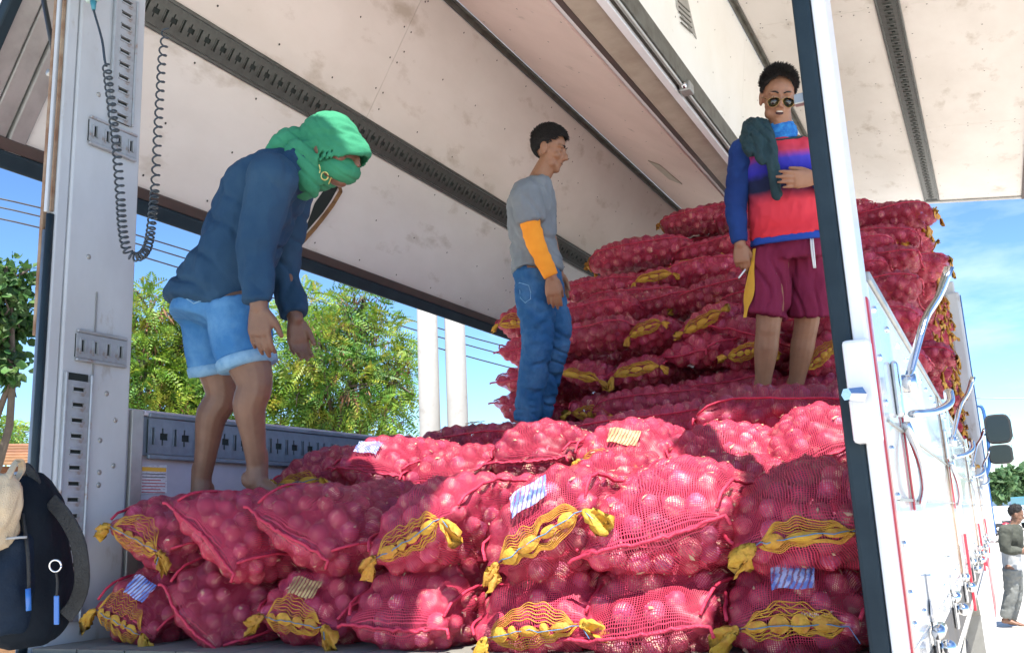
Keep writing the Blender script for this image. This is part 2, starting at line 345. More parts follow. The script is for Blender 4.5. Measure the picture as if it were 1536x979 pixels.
# --- left rear corner: inner panel, seals, latch channel
YA, YB = .05, .322
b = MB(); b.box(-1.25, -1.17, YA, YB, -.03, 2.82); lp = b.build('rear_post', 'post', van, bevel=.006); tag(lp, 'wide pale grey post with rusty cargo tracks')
b = MB(); b.box(-1.236, -1.178, .004, YA-.002, -.1, 2.82); b.build('corner_post', 'post', van, bevel=.006)
b = MB(); b.tube([(-1.192, -.006, -.1), (-1.192, -.006, 1.35)], .012, 10); b.build('door_seal', 'gasket', van, smooth=True)
b = MB(); b.tube([(-1.214, -.004, -.1), (-1.214, -.004, 1.3)], .009, 8); b.build('door_seal', 'track_blue', van, smooth=True)
b = MB(); b.box(-1.236, -1.220, -.012, .003, .95, 2.82); b.build('door_seal', 'rust', van, bevel=.003)
b = MB(); b.box(-1.214, -1.199, -.016, .003, 1.36, 2.82); b.build('door_channel', 'post', van, bevel=.003)
b = MB(); b.box(-1.194, -1.187, -.01, .003, 1.36, 2.82); b.build('door_channel', 'rust', van, bevel=.002)
b = MB(); b.box(-1.250, -1.214, -.04, .003, .28, .52); q = b.build('latch_keeper', 'track_blue', van, bevel=.006)
for z in (.34, .47):
    b = MB(); b.ball((-1.232, -.042, z), (.010, .005, .010), 8, 6); b.build('bolt', 'chrome', q, smooth=True)
b = MB(); b.box(-1.169, -1.166, YA+.115, YA+.121, .02, 1.12); b.build('panel_strip', 'alu', van)
# strut and clevis at top left
s0, s1 = aty(58, -40, .03), aty(86, 108, .03)
b = MB(); b.tube([s0, s1], .009, 8); q = b.build('gas_strut', 'black', van, smooth=True)
b = MB(); b.ball(s1 + [0, 0, -.01], (.018, .02, .024), 10, 8); b.build('strut_joint', 'chrome', q, smooth=True)
b = MB(); b.tube([s1 + [-.01, -.03, -.012], s1 + [.0, .05, -.012]], .012, 8); b.build('strut_pin', 'alu', q, smooth=True)
# tracks on the post
XI = -1.17
track(atx(187, 26, XI)*[1, 1, 0] + [0, 0, atx(187, 188, XI)[2]], (0, 0, 1), EY, (1, 0, 0), .50, 'track_pale', 'cargo_track', van, True, .66)
a = atx(112, 172, XI); track((XI, YA+.05, a[2]-.035), EY, (0, 0, 1), (1, 0, 0), .20, 'track_pale', 'cargo_track', van, True, .66)
a = atx(120, 514, XI); track((XI, YA+.045, a[2]-.01), EY, (0, 0, 1), (1, 0, 0), .20, 'track_pale', 'cargo_track', van, True, .66)
a = atx(104, 850, XI); a2 = atx(108, 545, XI); track((XI, YA+.062, .06), (0, 0, 1), EY, (1, 0, 0), a2[2]-.09, 'track_pale', 'cargo_track', van, True, .66)
for px, py in ((150, 660), (149, 708), (148, 727), (173, 630), (170, 698), (148, 142), (133, 385), (160, 590)):
    b = MB(); p = atx(px, py, XI); b.ball(p, (.004, .009, .009), 8, 6); b.build('bolt', 'alu', van, smooth=True)
# --- left side gate
b = MB(); b.box(-1.25, -1.185, YB+.01, LEN-.07, -.03, .745); gl = b.build('side_gate', 'gate_in', van, bevel=.004); tag(gl, 'low lilac grey side gate with slotted track behind the sacks')
b = MB(); b.box(-1.184, -1.166, YB+.012, YB+.062, 0, .74); b.build('gate_rail', 'alu', gl, bevel=.003)
b = MB(); b.box(-1.184, -1.165, YB+.064, LEN-.1, .722, .742); b.build('gate_rail', 'gate_in', gl, bevel=.004)
b = MB(); b.box(-1.184, -1.172, YB+.064, LEN-.1, .585, .721); b.build('gate_rail', 'track_blue', gl, bevel=.003)
track((-1.171, YB+.08, .653), EY, (0, 0, 1), (1, 0, 0), 5.6, 'track_blue', 'cargo_track', van)
sp = [atx(px, py, -1.184) for px, py in ((211, 698), (250, 697), (250, 739), (211, 741))]
M['sticker'] = mat('printed paper sticker', (.62, .62, .66), .6, (.45, .40, .46), 90, .5, .6, stretch=(1, 1, 4))
M['sticker_top'] = mat('amber sticker header', (.75, .42, .05), .6)
s = plate(sp, np.array([.25, 0, 0]), 'sticker', gl, 'notice_sticker')
y0, y1 = sp[0][1], sp[1][1]; z1, z0 = sp[0][2], sp[3][2]
b = MB(); b.box(-1.1815, -1.1805, y0+.004, y1-.004, z1-.018, z1-.004); b.build('sticker_header', 'sticker_top', s)
for i in range(7):
    zz = z1 - .026 - i*.0105; b = MB(); b.box(-1.1815, -1.1808, y0+.006, y1-.006-(.02 if i % 3 == 2 else 0), zz-.0025, zz); b.build('print_line', 'screw' if i < 2 else 'red', s)
# --- right rear post with seal
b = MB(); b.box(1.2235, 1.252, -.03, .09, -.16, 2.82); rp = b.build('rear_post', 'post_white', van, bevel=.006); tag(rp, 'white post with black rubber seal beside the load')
b = MB(); b.box(1.19, 1.223, -.012, .08, -.16, 2.82); b.build('post_flange', 'alu', van, bevel=.004)
b = MB(); b.box(1.186, 1.2225, -.034, -.013, -.16, 1.66); b.build('post_seal', 'gasket', van, bevel=.008)
b = MB(); b.box(1.190, 1.2225, -.030, -.013, 1.82, 2.82); b.build('post_seal', 'gasket', van, bevel=.008)
for z in (1.70, 1.78):
    b = MB(); b.ball((1.204, -.016, z), (.006, .005, .006), 8, 6); b.build('bolt', 'screw', van, smooth=True)
p0, p1 = aty(1195, 152, 0), aty(1212, 146, 0)
b = MB(); b.box(p0[0]-.004, 1.192, -.012, .006, p0[2]-.012, p0[2]+.012); b.build('seal_bracket', 'alu', van, bevel=.003)
a0, a1 = aty(1275, 515, -.03), aty(1310, 665, -.03)
b = MB(); b.box(1.208, 1.258, -.075, -.031, a1[2], a0[2]); hb = b.build('hinge_cover', 'post_white', van, bevel=.007, seg=2)
b = MB(); q = aty(1290, 592, -.09); b.tube([q, q + [-.02, -.03, .0]], [.016, .012], 6); b.build('cover_bolt', 'chrome', hb)
# --- right side gate, its latches, hinges and reflectors
XO = 1.252
secs = [(.10, 3.2), (3.26, 6.35), (6.41, 9.5)]
for gi, (a, c) in enumerate(secs):
    b = MB(); b.box(1.195, XO, a, c, .02, .75); gt = b.build('side_gate', 'gate_out', van, bevel=.004); tag(gt, 'glossy white side gate panel, %s from the tail' % ('first', 'second', 'third')[gi])
    b = MB(); b.box(1.185, XO+.006, a+.02, c-.02, .752, .775); b.build('gate_cap', 'alu', gt, bevel=.004)
    for zz in (.30, .46):
        b = MB(); b.box(XO+.0005, XO+.004, a+.05, c-.05, zz, zz+.006); b.build('gate_groove', 'alu', gt)
    for y in np.arange(a+.06, c-.03, .26):
        for zz in (.06, .70):
            b = MB(); b.ball((XO+.001, y, zz), (.005, .008, .008), 8, 5); b.build('bolt', 'chrome', gt, smooth=True)
    for zz in np.arange(.12, .68, .095):
        b = MB(); b.ball((XO+.001, a+.05, zz), (.005, .008, .008), 8, 5); b.build('bolt', 'chrome', gt, smooth=True)
    # lever latches
    for y in ((a+.30, c-.6) if gi == 0 else (c-.6,)):
        bs = MB(); bs.box(XO, XO+.016, y-.022, y+.022, .49, .62); la = bs.build('gate_latch', 'chrome', gt, bevel=.008)
        lv = MB(); lv.tube(spline([(XO+.03, y-.02, .56), (XO+.06, y+.05, .66), (XO+.085, y+.09, .73), (XO+.12, y+.1, .78), (XO+.15, y+.12, .85)], 12), [.011]*9+[.012, .013, .013], 8, flat=.6); lv.build('latch_lever', 'chrome', la, smooth=True)
        lv = MB(); lv.tube(spline([(XO+.03, y+.05, .50), (XO+.07, y+.2, .515), (XO+.10, y+.34, .545), (XO+.10, y+.42, .585)], 12), .013, 8, flat=.7); lv.build('latch_handle', 'chrome', la, smooth=True)
        lv = MB(); lv.tube(spline([(XO+.012, y+.05, .48), (XO+.028, y+.10, .40), (XO+.028, y+.12, .33), (XO+.014, y+.12, .29)], 10), .011, 8, flat=.7); lh = lv.build('latch_hook', 'chrome', la, smooth=True)
        if gi == 0: lv = MB(); lv.box(XO+.001, XO+.006, y+.08, y+.105, .28, .50); lv.build('latch_backing', 'red', la, bevel=.003)
        b = MB(); b.tube([(XO+.02, y, .565), (XO+.05, y, .565)], .022, 10); b.build('latch_pivot', 'chrome', la, smooth=True)
    # lower hinges
    for y in np.arange(a+.5, c, .95):
        b = MB(); b.tube([(XO+.014, y-.06, .0), (XO+.014, y+.06, .0)], .015, 10); hh = b.build('gate_hinge', 'chrome', gt, smooth=True)
        b = MB(); b.box(XO-.001, XO+.012, y-.02, y+.02, -.10, .13); b.build('hinge_strap', 'chrome', hh, bevel=.004)
        b = MB(); b.ball((XO+.028, y, -.04), .02, 10, 8); b.build('hinge_knob', 'chrome', hh, smooth=True)
    b = MB(); b.box(XO+.001, XO+.014, c-.0, c+.03, -.2, .16); b.build('reflector_bar', 'red', gt, bevel=.004)
    b = MB(); b.box(XO+.001, XO+.006, c-.75, c-.735, .02, .75); b.build('gate_edge', 'rust', gt)
b = MB(); b.box(XO-.03, XO+.004, .02, .055, -.16, .70); b.build('reflector_strip', 'red', van, bevel=.003)
for y in (3.23, 6.38):
    b = MB(); b.box(1.18, XO+.012, y-.028, y+.028, -.1, .82); b.build('gate_stake', 'chrome', van, bevel=.006)
b = MB(); b.box(1.18, XO-.004, .06, LEN, -.19, .012); b.build('side_rail', 'gate_out', van, bevel=.004)
# faded sheet on the gate
sp = [atx(px, py, XO+.0035) for px, py in ((1393, 863), (1408, 853), (1413, 905), (1396, 925))]
M['faded'] = mat('faded print', (.66, .67, .68), .5, (.5, .5, .51), 60, .5, .58)
plate(sp, np.array([.12, 0, 0]), 'faded', van, 'faded_sticker')
# --- chassis, wheels, cab
b = MB(); b.box(-.45, -.32, .3, 12.6, -.55, -.17); b.build('chassis_rail', 'steel_dark', van); b = MB(); b.box(.32, .45, .3, 12.6, -.55, -.17); b.build('chassis_rail', 'steel_dark', van)
def wheel(x, y, s):
    r = .5; t = MB(); prof = [(.14, .27), (.15, .42), (.12, .49), (.05, .5), (-.05, .5), (-.12, .49), (-.15, .42), (-.14, .27)]
    t.loft([[(x + s*px, y + rr*math.cos(a), GROUND + r + rr*math.sin(a)) for px, rr in prof] for a in np.linspace(0, 2*math.pi, 29)], cap=False)
    wo = t.build('wheel', 'rubber', van, smooth=True)
    q = MB(); q.loft([[(x + s*px, y + rr*math.cos(a), GROUND + r + rr*math.sin(a)) for px, rr in [(.05, 0.01), (.06, .1), (.09, .12), (.09, .16), (.03, .22), (.14, .28), (.12, .29), (0, .27), (0, .01)]] for a in np.linspace(0, 2*math.pi, 25)], cap=False); q.build('rim', 'alu', wo, smooth=True)
for y in (2.6, 3.95, 11.6):
    for s in (-1, 1): wheel(s*1.02, y, s)
for y in (3.3,):
    for s in (-1, 1):
        b = MB(); x0, x1 = sorted((s*.82, s*1.24)); prof = [(y-1.25, -.75), (y-1.2, -.35), (y-1.0, -.22), (y+1.0, -.22), (y+1.2, -.35), (y+1.25, -.75)]
        b.loft([[(x0, p[0], p[1]), (x1, p[0], p[1]), (x1, p[0], p[1]+.015), (x0, p[0], p[1]+.015)] for p in prof]); b.build('mudguard', 'alu', van)
b = MB(); b.box(1.12, 1.24, 5.0, 8.6, -.85, -.28); b.build('side_skirt', 'cab', van, bevel=.02)
b = MB(); b.box(1.10, 1.242, 8.8, 9.9, -.8, -.25); b.build('side_skirt', 'red', van, bevel=.02)
cb = MB(); prof = [(9.95, -.75), (9.95, 1.55), (10.2, 1.75), (11.6, 1.7), (12.25, .75), (12.4, .5), (12.45, -.75)]
cb.loft([[(x*s, p[0], p[1] - (.0 if x < 1.2 else .03)) for p in prof] for x, s in ((1.24, -1), (1.2, -1), (1.2, 1), (1.24, 1))]); cb.build('cab', 'cab', van, bevel=.04, seg=3)
for s in (-1, 1):
    b = MB(); x0, x1 = sorted((s*1.243, s*1.252)); b.obox((x0, 10.9, .62), (x1-x0, 0, 0), (0, 1.15, 0), (0, -.15, .75)); b.build('cab_window', 'glass', van)
# mirror arm with two mirrors
m0, m1 = aty(1497, 643, 11.3), aty(1501, 681, 11.3)
arm = MB(); arm.tube(spline([aty(1462, 608, 11.3), aty(1472, 610, 11.3), aty(1477, 625, 11.3), aty(1482, 660, 11.3), aty(1484, 690, 11.3), aty(1482, 706, 11.3), (1.25, 11.3, .55)], 24), .02, 8); am = arm.build('mirror_arm', 'blue_edge', van, smooth=True)
def mirror(c, wx, hz):
    s = MB(); k = 20
    def ring(sc, dy): return [(c[0] + sc*wx*np.sign(math.cos(t))*abs(math.cos(t))**.5, c[1] + dy, c[2] + sc*hz*np.sign(math.sin(t))*abs(math.sin(t))**.5) for t in np.arange(k)*2*math.pi/k]
    s.loft([ring(.95, -.03), ring(1, -.01), ring(1, .05), ring(.6, .1)]); o = s.build('mirror', 'black', van, smooth=False, bevel=.004)
    q = MB(); q.add(ring(.86, -.032), [tuple(range(k))[::-1]]); q.build('mirror_glass', 'glass', o)
    q = MB(); q.box(c[0]+wx*.98, c[0]+wx*1.06, c[1]-.02, c[1]+.05, c[2]-hz*.8, c[2]+hz*.9); q.build('mirror_trim', 'chrome', o, bevel=.01)
    q = MB(); q.tube([(c[0]-wx-.06, c[1], c[2]-hz*.3), (c[0]-wx*.8, c[1]+.03, c[2]-hz*.3)], .014, 6); q.build('mirror_clamp', 'blue_edge', o)
mirror(m0, .15, .185); mirror(m1, .135, .12)
# --- coiled control cable with its pendant box
bx = MB(); p = aty(140, -2, .04); M['mint'] = mat('pale mint plastic', (.45, .58, .54), .45, (.36, .46, .42), 20, .4, .7)
ctl = thing('control_pendant', 'pale mint push-button box hanging at the top of the grey post', 'control box', p)
d1, d2 = _n([.02, -.01, -1]), np.array([1., 0, 0])
bx.box(p[0]-.028, p[0]+.028, p[1]-.018, p[1]+.014, p[2]-.015, p[2]+.1); bx.build('case', 'mint', ctl, bevel=.012, seg=3)
for i in range(2):
    q = MB(); q.tube([p + [0.004, -.018, .02+.04*i], p + [0.004, -.024, .02+.04*i]], .012, 10); q.build('push_button', 'post_white', ctl, smooth=True)
q = MB(); q.tube([p + [.006, -.004, -.015], p + [.01, -.004, -.05]], [.011, .006], 8); M['teal'] = mat('teal cable sleeve', (.04, .22, .28), .5); q.build('cable_sleeve', 'teal', ctl, smooth=True)
def coil(path, turns, r, tr, taper=None):
    P = spline(path, 400); T = np.gradient(P, axis=0); T /= np.linalg.norm(T, axis=1)[:, None]; out = []
    a = np.array([1., 0, 0])
    L = np.concatenate([[0], np.cumsum(np.linalg.norm(np.diff(P, axis=0), axis=1))]); L /= L[-1]
    ph = np.interp(np.linspace(0, 1, turns*12), [0, 1], [0, 1]); res = []
    for s in ph:
        # density: denser towards the bottom of the loop
        i = np.interp(s, DENS[0], DENS[1]); q = np.array([np.interp(i, L, P[:, k]) for k in range(3)]); t = np.array([np.interp(i, L, T[:, k]) for k in range(3)])
        a = a - t*np.dot(a, t); a /= np.linalg.norm(a); b_ = np.cross(t, a); w = s*turns*2*math.pi
        res.append(q + r*(math.cos(w)*a + math.sin(w)*b_))
    return np.array(res)
cp = [aty(160, 100, -.0), aty(163, 125, -.01), aty(168, 165, -.02), aty(174, 215, -.03), aty(180, 290, -.03), aty(184, 345, -.03), aty(192, 378, -.02), aty(208, 385, .02), aty(222, 368, .08), aty(229, 320, .12), aty(233, 270, .15), aty(236, 210, .17), aty(240, 140, .20), aty(243, 90, .22), aty(249, 45, .24)]
DENS = ([0, .12, .30, .62, .74, 1], [0, .13, .30, .52, .62, 1])
cbm = MB(); cbm.tube(spline([p + [.01, -.004, -.05], aty(153, 60, -.005), aty(157, 90, -.005), cp[0]], 10), .0045, 6); cbm.tube(coil(cp, 66, .0125, .003), .0034, 5)
M['cable'] = mat('dark cable rubber', (.03, .045, .06), .45)
tag(cbm.build('coiled_cable', 'cable', smooth=True), 'dark coiled cable looping down beside the grey post', 'cable')
# ------------------------------------------------------------------ onion sacks
def net_material():
    m = bpy.data.materials.new('red onion netting'); m.use_nodes = True; t = m.node_tree; N = t.nodes.new; L = t.links.new; t.nodes.clear()
    out = N('ShaderNodeOutputMaterial'); uv = N('ShaderNodeUVMap'); uv.uv_map = 'UVMap'
    geo = N('ShaderNodeTexCoord'); wn = N('ShaderNodeTexNoise'); wn.inputs['Scale'].default_value = 9; wn.inputs['Detail'].default_value = 3; L(geo.outputs['Object'], wn.inputs[0])
    ws = N('ShaderNodeVectorMath'); ws.operation = 'SCALE'; ws.inputs['Scale'].default_value = .022; L(wn.outputs['Color'], ws.inputs[0])
    ad = N('ShaderNodeVectorMath'); ad.operation = 'ADD'; L(uv.outputs[0], ad.inputs[0]); L(ws.outputs[0], ad.inputs[1])
    sp = N('ShaderNodeSeparateXYZ'); L(ad.outputs[0], sp.inputs[0])
    def lines(sock, pitch, width):
        d = N('ShaderNodeMath'); d.operation = 'DIVIDE'; d.inputs[1].default_value = pitch; L(sock, d.inputs[0])
        f = N('ShaderNodeMath'); f.operation = 'FRACT'; L(d.outputs[0], f.inputs[0])
        c = N('ShaderNodeMath'); c.operation = 'LESS_THAN'; c.inputs[1].default_value = width; L(f.outputs[0], c.inputs[0]); return c.outputs[0]
    a = lines(sp.outputs[0], .0052, .27); b = lines(sp.outputs[1], .0041, .36)
    mx = N('ShaderNodeMath'); mx.operation = 'MAXIMUM'; L(a, mx.inputs[0]); L(b, mx.inputs[1])
    # bunched threads: patches where the weave closes up
    n2 = N('ShaderNodeTexNoise'); n2.inputs['Scale'].default_value = 14; n2.inputs['Detail'].default_value = 4; L(geo.outputs['Object'], n2.inputs[0])
    g2 = N('ShaderNodeMapRange'); g2.inputs[1].default_value = .5; g2.inputs[2].default_value = .75; g2.inputs[3].default_value = .0; g2.inputs[4].default_value = .55; L(n2.outputs[0], g2.inputs[0])
    al = N('ShaderNodeMath'); al.operation = 'ADD'; al.use_clamp = True; L(mx.outputs[0], al.inputs[0]); L(g2.outputs[0], al.inputs[1])
    oi = N('ShaderNodeObjectInfo'); hs = N('ShaderNodeHueSaturation'); hs.inputs['Color'].default_value = (.58, .055, .112, 1)
    r1 = N('ShaderNodeMapRange'); r1.inputs[3].default_value = .74; r1.inputs[4].default_value = 1.2; L(oi.outputs['Random'], r1.inputs[0]); L(r1.outputs[0], hs.inputs['Value'])
    df = N('ShaderNodeBsdfPrincipled'); df.inputs['Roughness'].default_value = .45; df.inputs['Specular IOR Level'].default_value = .35; L(hs.outputs[0], df.inputs['Base Color'])
    tl = N('ShaderNodeBsdfTranslucent'); L(hs.outputs[0], tl.inputs[0]); m1 = N('ShaderNodeMixShader'); m1.inputs[0].default_value = .25; L(df.outputs[0], m1.inputs[1]); L(tl.outputs[0], m1.inputs[2])
    tr = N('ShaderNodeBsdfTransparent'); m2 = N('ShaderNodeMixShader'); L(al.outputs[0], m2.inputs[0]); L(tr.outputs[0], m2.inputs[1]); L(m1.outputs[0], m2.inputs[2]); L(m2.outputs[0], out.inputs[0])
    return m
M['net'] = net_material()
for nm_, k_ in (('onion', 1.), ('onion_single', .031)):
    M[nm_] = mat('red onion skin', (.27, .04, .095), .55, (.52, .20, .26), 20*k_, .40, .66, .2, 60*k_, stain=(.62, .45, .32), sscale=24*k_, slo=.535, shi=.63, rnd=.6, stretch=(2.0, 2.0, .4))
M['cord'] = mat('red seam cord', (.55, .03, .08), .6, (.40, .015, .05), 60, .4, .7, .5, 200)
M['yellow'] = mat('yellow mouth weave', (.60, .33, .035), .6, (.50, .19, .03), 40, .45, .7, .4, 160, rnd=.15, trans=.2)
M['twine'] = mat('blue twine', (.07, .20, .36), .7)
def tag_mat(name, ground, ink):
    m = mat(name, ground, .65, ink, 30, .46, .54, rnd=0.); t = m.node_tree; N = t.nodes.new; L = t.links.new; b = t.nodes['Principled BSDF']
    co = N('ShaderNodeTexCoord'); wv = N('ShaderNodeTexWave'); wv.inputs['Scale'].default_value = 48; wv.bands_direction = 'DIAGONAL'; wv.inputs['Distortion'].default_value = 1.5; L(co.outputs['Object'], wv.inputs[0])
    r = N('ShaderNodeMapRange'); r.inputs[1].default_value = .25; r.inputs[2].default_value = .45; r.inputs[3].default_value = .35; L(wv.outputs['Fac'], r.inputs[0]); L(r.outputs[0], b.inputs['Alpha']); return m
M['tag_blue'] = tag_mat('blue printed net label', (.36, .42, .66), (.11, .17, .46)); M['tag_tan'] = tag_mat('tan printed net label', (.52, .36, .16), (.32, .2, .09))
M['flake'] = mat('dry onion skin flake', (.62, .46, .30), .7, (.45, .20, .16), 40, .4, .7, rnd=.2, trans=.3)

def onion_mesh(k, n, seed):
    r_ = random.Random(seed); o = MB(); V = []; F = []; ph = r_.uniform(0, 6)
    prof = [(0, 1.16), (.10, 1.06), (.26, .92), (.72, .66), (1.0, .12), (.92, -.38), (.52, -.78), (.12, -.95), (0, -.93)] if n > 5 else [(0, 1.1), (.3, .88), (.93, .4), (.93, -.38), (.3, -.88), (0, -.95)]
    rings = [[(rr*math.cos(t)*(1+.04*math.sin(3*t+ph)), rr*math.sin(t)*(1+.04*math.cos(2*t+ph)), z) for t in np.arange(k)*2*math.pi/k] for rr, z in prof[1:-1]]
    V = [p for r in rings for p in r]; m_ = len(rings)
    for i in range(m_-1):
        for j in range(k): F.append((i*k+j, i*k+k+j, i*k+k+(j+1) % k, i*k+(j+1) % k))
    V += [(0, 0, prof[0][1]), (0, 0, prof[-1][1])]; a, c = len(V)-2, len(V)-1
    for j in range(k): F.append((a, j, (j+1) % k)); F.append((c, (m_-1)*k+(j+1) % k, (m_-1)*k+j))
    return np.array(V), F
ON_HI = [onion_mesh(10, 8, s) for s in range(3)]; ON_LO = onion_mesh(7, 5, 9)
ON_ME = []
for V, F in ON_HI:
    me = bpy.data.meshes.new('onion'); me.from_pydata([tuple(v) for v in V], [], F); me.polygons.foreach_set('use_smooth', [True]*len(F)); me.materials.append(M['onion_single']); ON_ME.append(me)

class Sack:
    """geometry of one filled net sack: long axis local Y, sewn end at -Y, tied yellow mouth at +Y"""
    def __init__(s, seed, L, W, H, nu, nv, r_on=.031, hi=False):
        s.L, s.W, s.H, s.hi = L, W, H, hi; rg = np.random.default_rng(seed); s.rg = rg
        s.ph = rg.uniform(0, 6.28, 12); s.bend = rg.uniform(-.03, .03); s.droop = rg.uniform(.01, .045)
        t = np.linspace(0, 1, nu); u = -np.cos(np.pi*t)*.6 + (2*t-1)*.4; th = np.arange(nv)*2*np.pi/nv
        U, TH = np.meshgrid(u, th, indexing='ij'); P = s.S(U, TH)
        du = np.gradient(P, axis=0); dv = (np.roll(P, -1, 1) - np.roll(P, 1, 1))/2
        Nn = np.cross(dv, du); Nn /= np.linalg.norm(Nn, axis=2)[..., None] + 1e-9
        out = P - np.array([0, 0, 0]); sg = np.sign((Nn*np.stack([P[..., 0], P[..., 1]*.3, P[..., 2]], -1)).sum(2, keepdims=True)); sg[sg == 0] = 1; Nn *= sg
        # onions by dart throwing
        area = np.linalg.norm(np.cross(du, dv), axis=2).ravel(); idx = rg.choice(area.size, 2600, p=area/area.sum()); pts = P.reshape(-1, 3); nn = Nn.reshape(-1, 3)
        b = np.abs(s.b_of(U)).ravel(); C = []; CN = []; RR = []; d0 = r_on*1.82
        for i in idx:
            if b[i] < r_on*1.15: continue
            r = r_on*rg.uniform(.78, 1.12); c = pts[i] - nn[i]*r*.93
            if C and (np.sum((np.array(C)-c)**2, 1) < (d0*.97)**2).any(): continue
            C.append(c); CN.append(nn[i]); RR.append(r)
        s.C, s.CN, s.RR = np.array(C), np.array(CN), np.array(RR)
        # drape the net over them
        h = np.full(P.shape[:2], -.016); lim = np.where(s.b_of(U) < .04, -.003, -.016); h = np.maximum(h, lim)
        hf = h.reshape(-1); 
        for c, r in zip(s.C, s.RR):
            d = c - pts; near = np.nonzero((d*d).sum(1) < (1.9*r)**2)[0]; dn = (d[near]*nn[near]).sum(1); lat = (d[near]**2).sum(1) - dn**2; ok = lat < r*r*.98
            k_ = near[ok]; hf[k_] = np.maximum(hf[k_], dn[ok] + np.sqrt(r*r - lat[ok]))
        h = hf.reshape(h.shape); h0 = h.copy()
        for _ in range(14 if hi else 2):
            hs = (np.roll(h, 1, 1) + np.roll(h, -1, 1) + np.vstack([h[:1], h[:-1]]) + np.vstack([h[1:], h[-1:]]))/4; h = np.maximum(h0, .5*h + .5*hs)
        h = np.minimum(h, .03) + .0015
        s.P = P + Nn*h[..., None]
        q = s.P.reshape(-1, 3); F = [(i*nv+j, i*nv+(j+1) % nv, (i+1)*nv+(j+1) % nv, (i+1)*nv+j) for i in range(nu-1) for j in range(nv)]
        me = bpy.data.meshes.new('netting'); me.from_pydata([tuple(v) for v in q], [], F)
        me.polygons.foreach_set('use_smooth', [True]*len(F)); me.materials.append(M['net'])
        ul = np.concatenate([[0], np.cumsum(np.full(nu-1, L*1.12/(nu-1)))]); per = 1.9*(W+H)/2*1.25; vl = np.arange(nv+1)*per/nv
        uvl = me.uv_layers.new(name='UVMap'); uvs = []
        for i in range(nu-1):
            for j in range(nv): uvs += [ul[i], vl[j], ul[i], vl[j+1], ul[i+1], vl[j+1], ul[i+1], vl[j]]
        uvl.data.foreach_set('uv', uvs); s.net = me
        s.parts()
    def b_of(s, U): return s.H/2*np.clip(1-np.abs(U)**5.5, 0, 1)**.60
    def S(s, U, TH):
        p = s.ph; a = s.W/2*(1 - .16*np.abs(U)**6)*(1 + .05*np.sin(2.1*U+p[0])); b = s.b_of(U)*(1 + .08*np.sin(2.6*U+p[1]))
        c, q = np.cos(TH), np.sin(TH)
        x = a*np.sign(c)*np.abs(c)**.95; z = b*np.sign(q)*np.abs(q)**.93
        x = x*(1 + .05*np.sin(3*U*2+p[2]+z*9)) + s.bend*(U**2) ; z = z*(1 + .07*np.sin(x*9+p[3]+U*2.5)) - s.droop*np.abs(U)**4 + .012*np.sin(x*11+p[4])*np.abs(U)**3
        y = U*s.L/2 - .018*np.sign(U)*np.abs(U)**8*(x/(s.W/2))**2 + .008*np.sin(x*16+p[5])*np.abs(U)**6
        return np.stack([x, y, z], -1)
    def end(s, sgn, sx, t):
        """point on the skin near end sgn: sx across the seam (-1..1), t metres away from the seam (+ up)"""
        if not hasattr(s, '_tab'):
            uu = 1 - np.linspace(0, 1, 200)**2*.6; yz = np.stack([uu*s.L/2, s.b_of(uu)], 1); ar = np.concatenate([[0], np.cumsum(np.linalg.norm(np.diff(yz, axis=0), axis=1))]); s._tab = (ar, uu)
        u = np.interp(abs(t), *s._tab); c = np.clip(abs(sx), 0, 1)**(1/.95)*np.sign(sx); th = math.acos(c); th = th if t >= 0 else -th
        p = s.S(np.array(u*sgn), np.array(th)); e = 1e-3
        n_ = np.array([.25*p[0]/(s.W/2), sgn*max(0, 1-abs(t)/.12), math.copysign(abs(t)/.1, t)]); return p, _n(n_)
    def parts(s):
        rg = s.rg; hi = s.hi; k = 6 if hi else 4
        # sewn seam
        xs = np.linspace(-1.03, 1.03, 30 if hi else 12); pts = []
        for x in xs:
            p, n_ = s.end(-1, np.clip(x, -1, 1), 0); p = p + np.array([(abs(x) > 1)*np.sign(x)*.018, -.004, 0]) + rg.normal(0, .0018 if hi else .003, 3); pts.append(p)
        pts.append(pts[-1] + np.array([.006, -.004, -.022])); pts.insert(0, pts[0] + np.array([-.012, -.004, -.006]))
        m = MB(); m.tube(pts, .0046 if hi else .005, k); s.seam = m
        # side seam running lengthwise
        m = MB(); us = np.linspace(-.97, .97, 26 if hi else 16); q = [s.S(np.array(u), np.array(.28 + .12*math.sin(3*u+s.ph[6]))) for u in us]; q = [p + np.array([.006, 0, .003]) + rg.normal(0, .0015, 3) for p in q]; m.tube(q, .0042, k)
        q = [s.S(np.array(u), np.array(math.pi-.28 + .12*math.sin(3*u+s.ph[7]))) for u in us]; q = [p + np.array([-.006, 0, .003]) + rg.normal(0, .0015, 3) for p in q]; m.tube(q, .0042, k); s.side = m
        # yellow mouth: folds along the seam, wavy threads round them, twine, two bunched ears
        s.folds = []; ne = int(rg.integers(2, 6)); lo, hi_ = -.86+rg.uniform(0, .22), .80-rg.uniform(0, .25); ws_ = rg.uniform(.55, 1.1); es_ = rg.uniform(.45, .85, 2); ed = np.linspace(lo, hi_, ne+1); ed[1:-1] += rg.uniform(-.08, .08, ne-1)
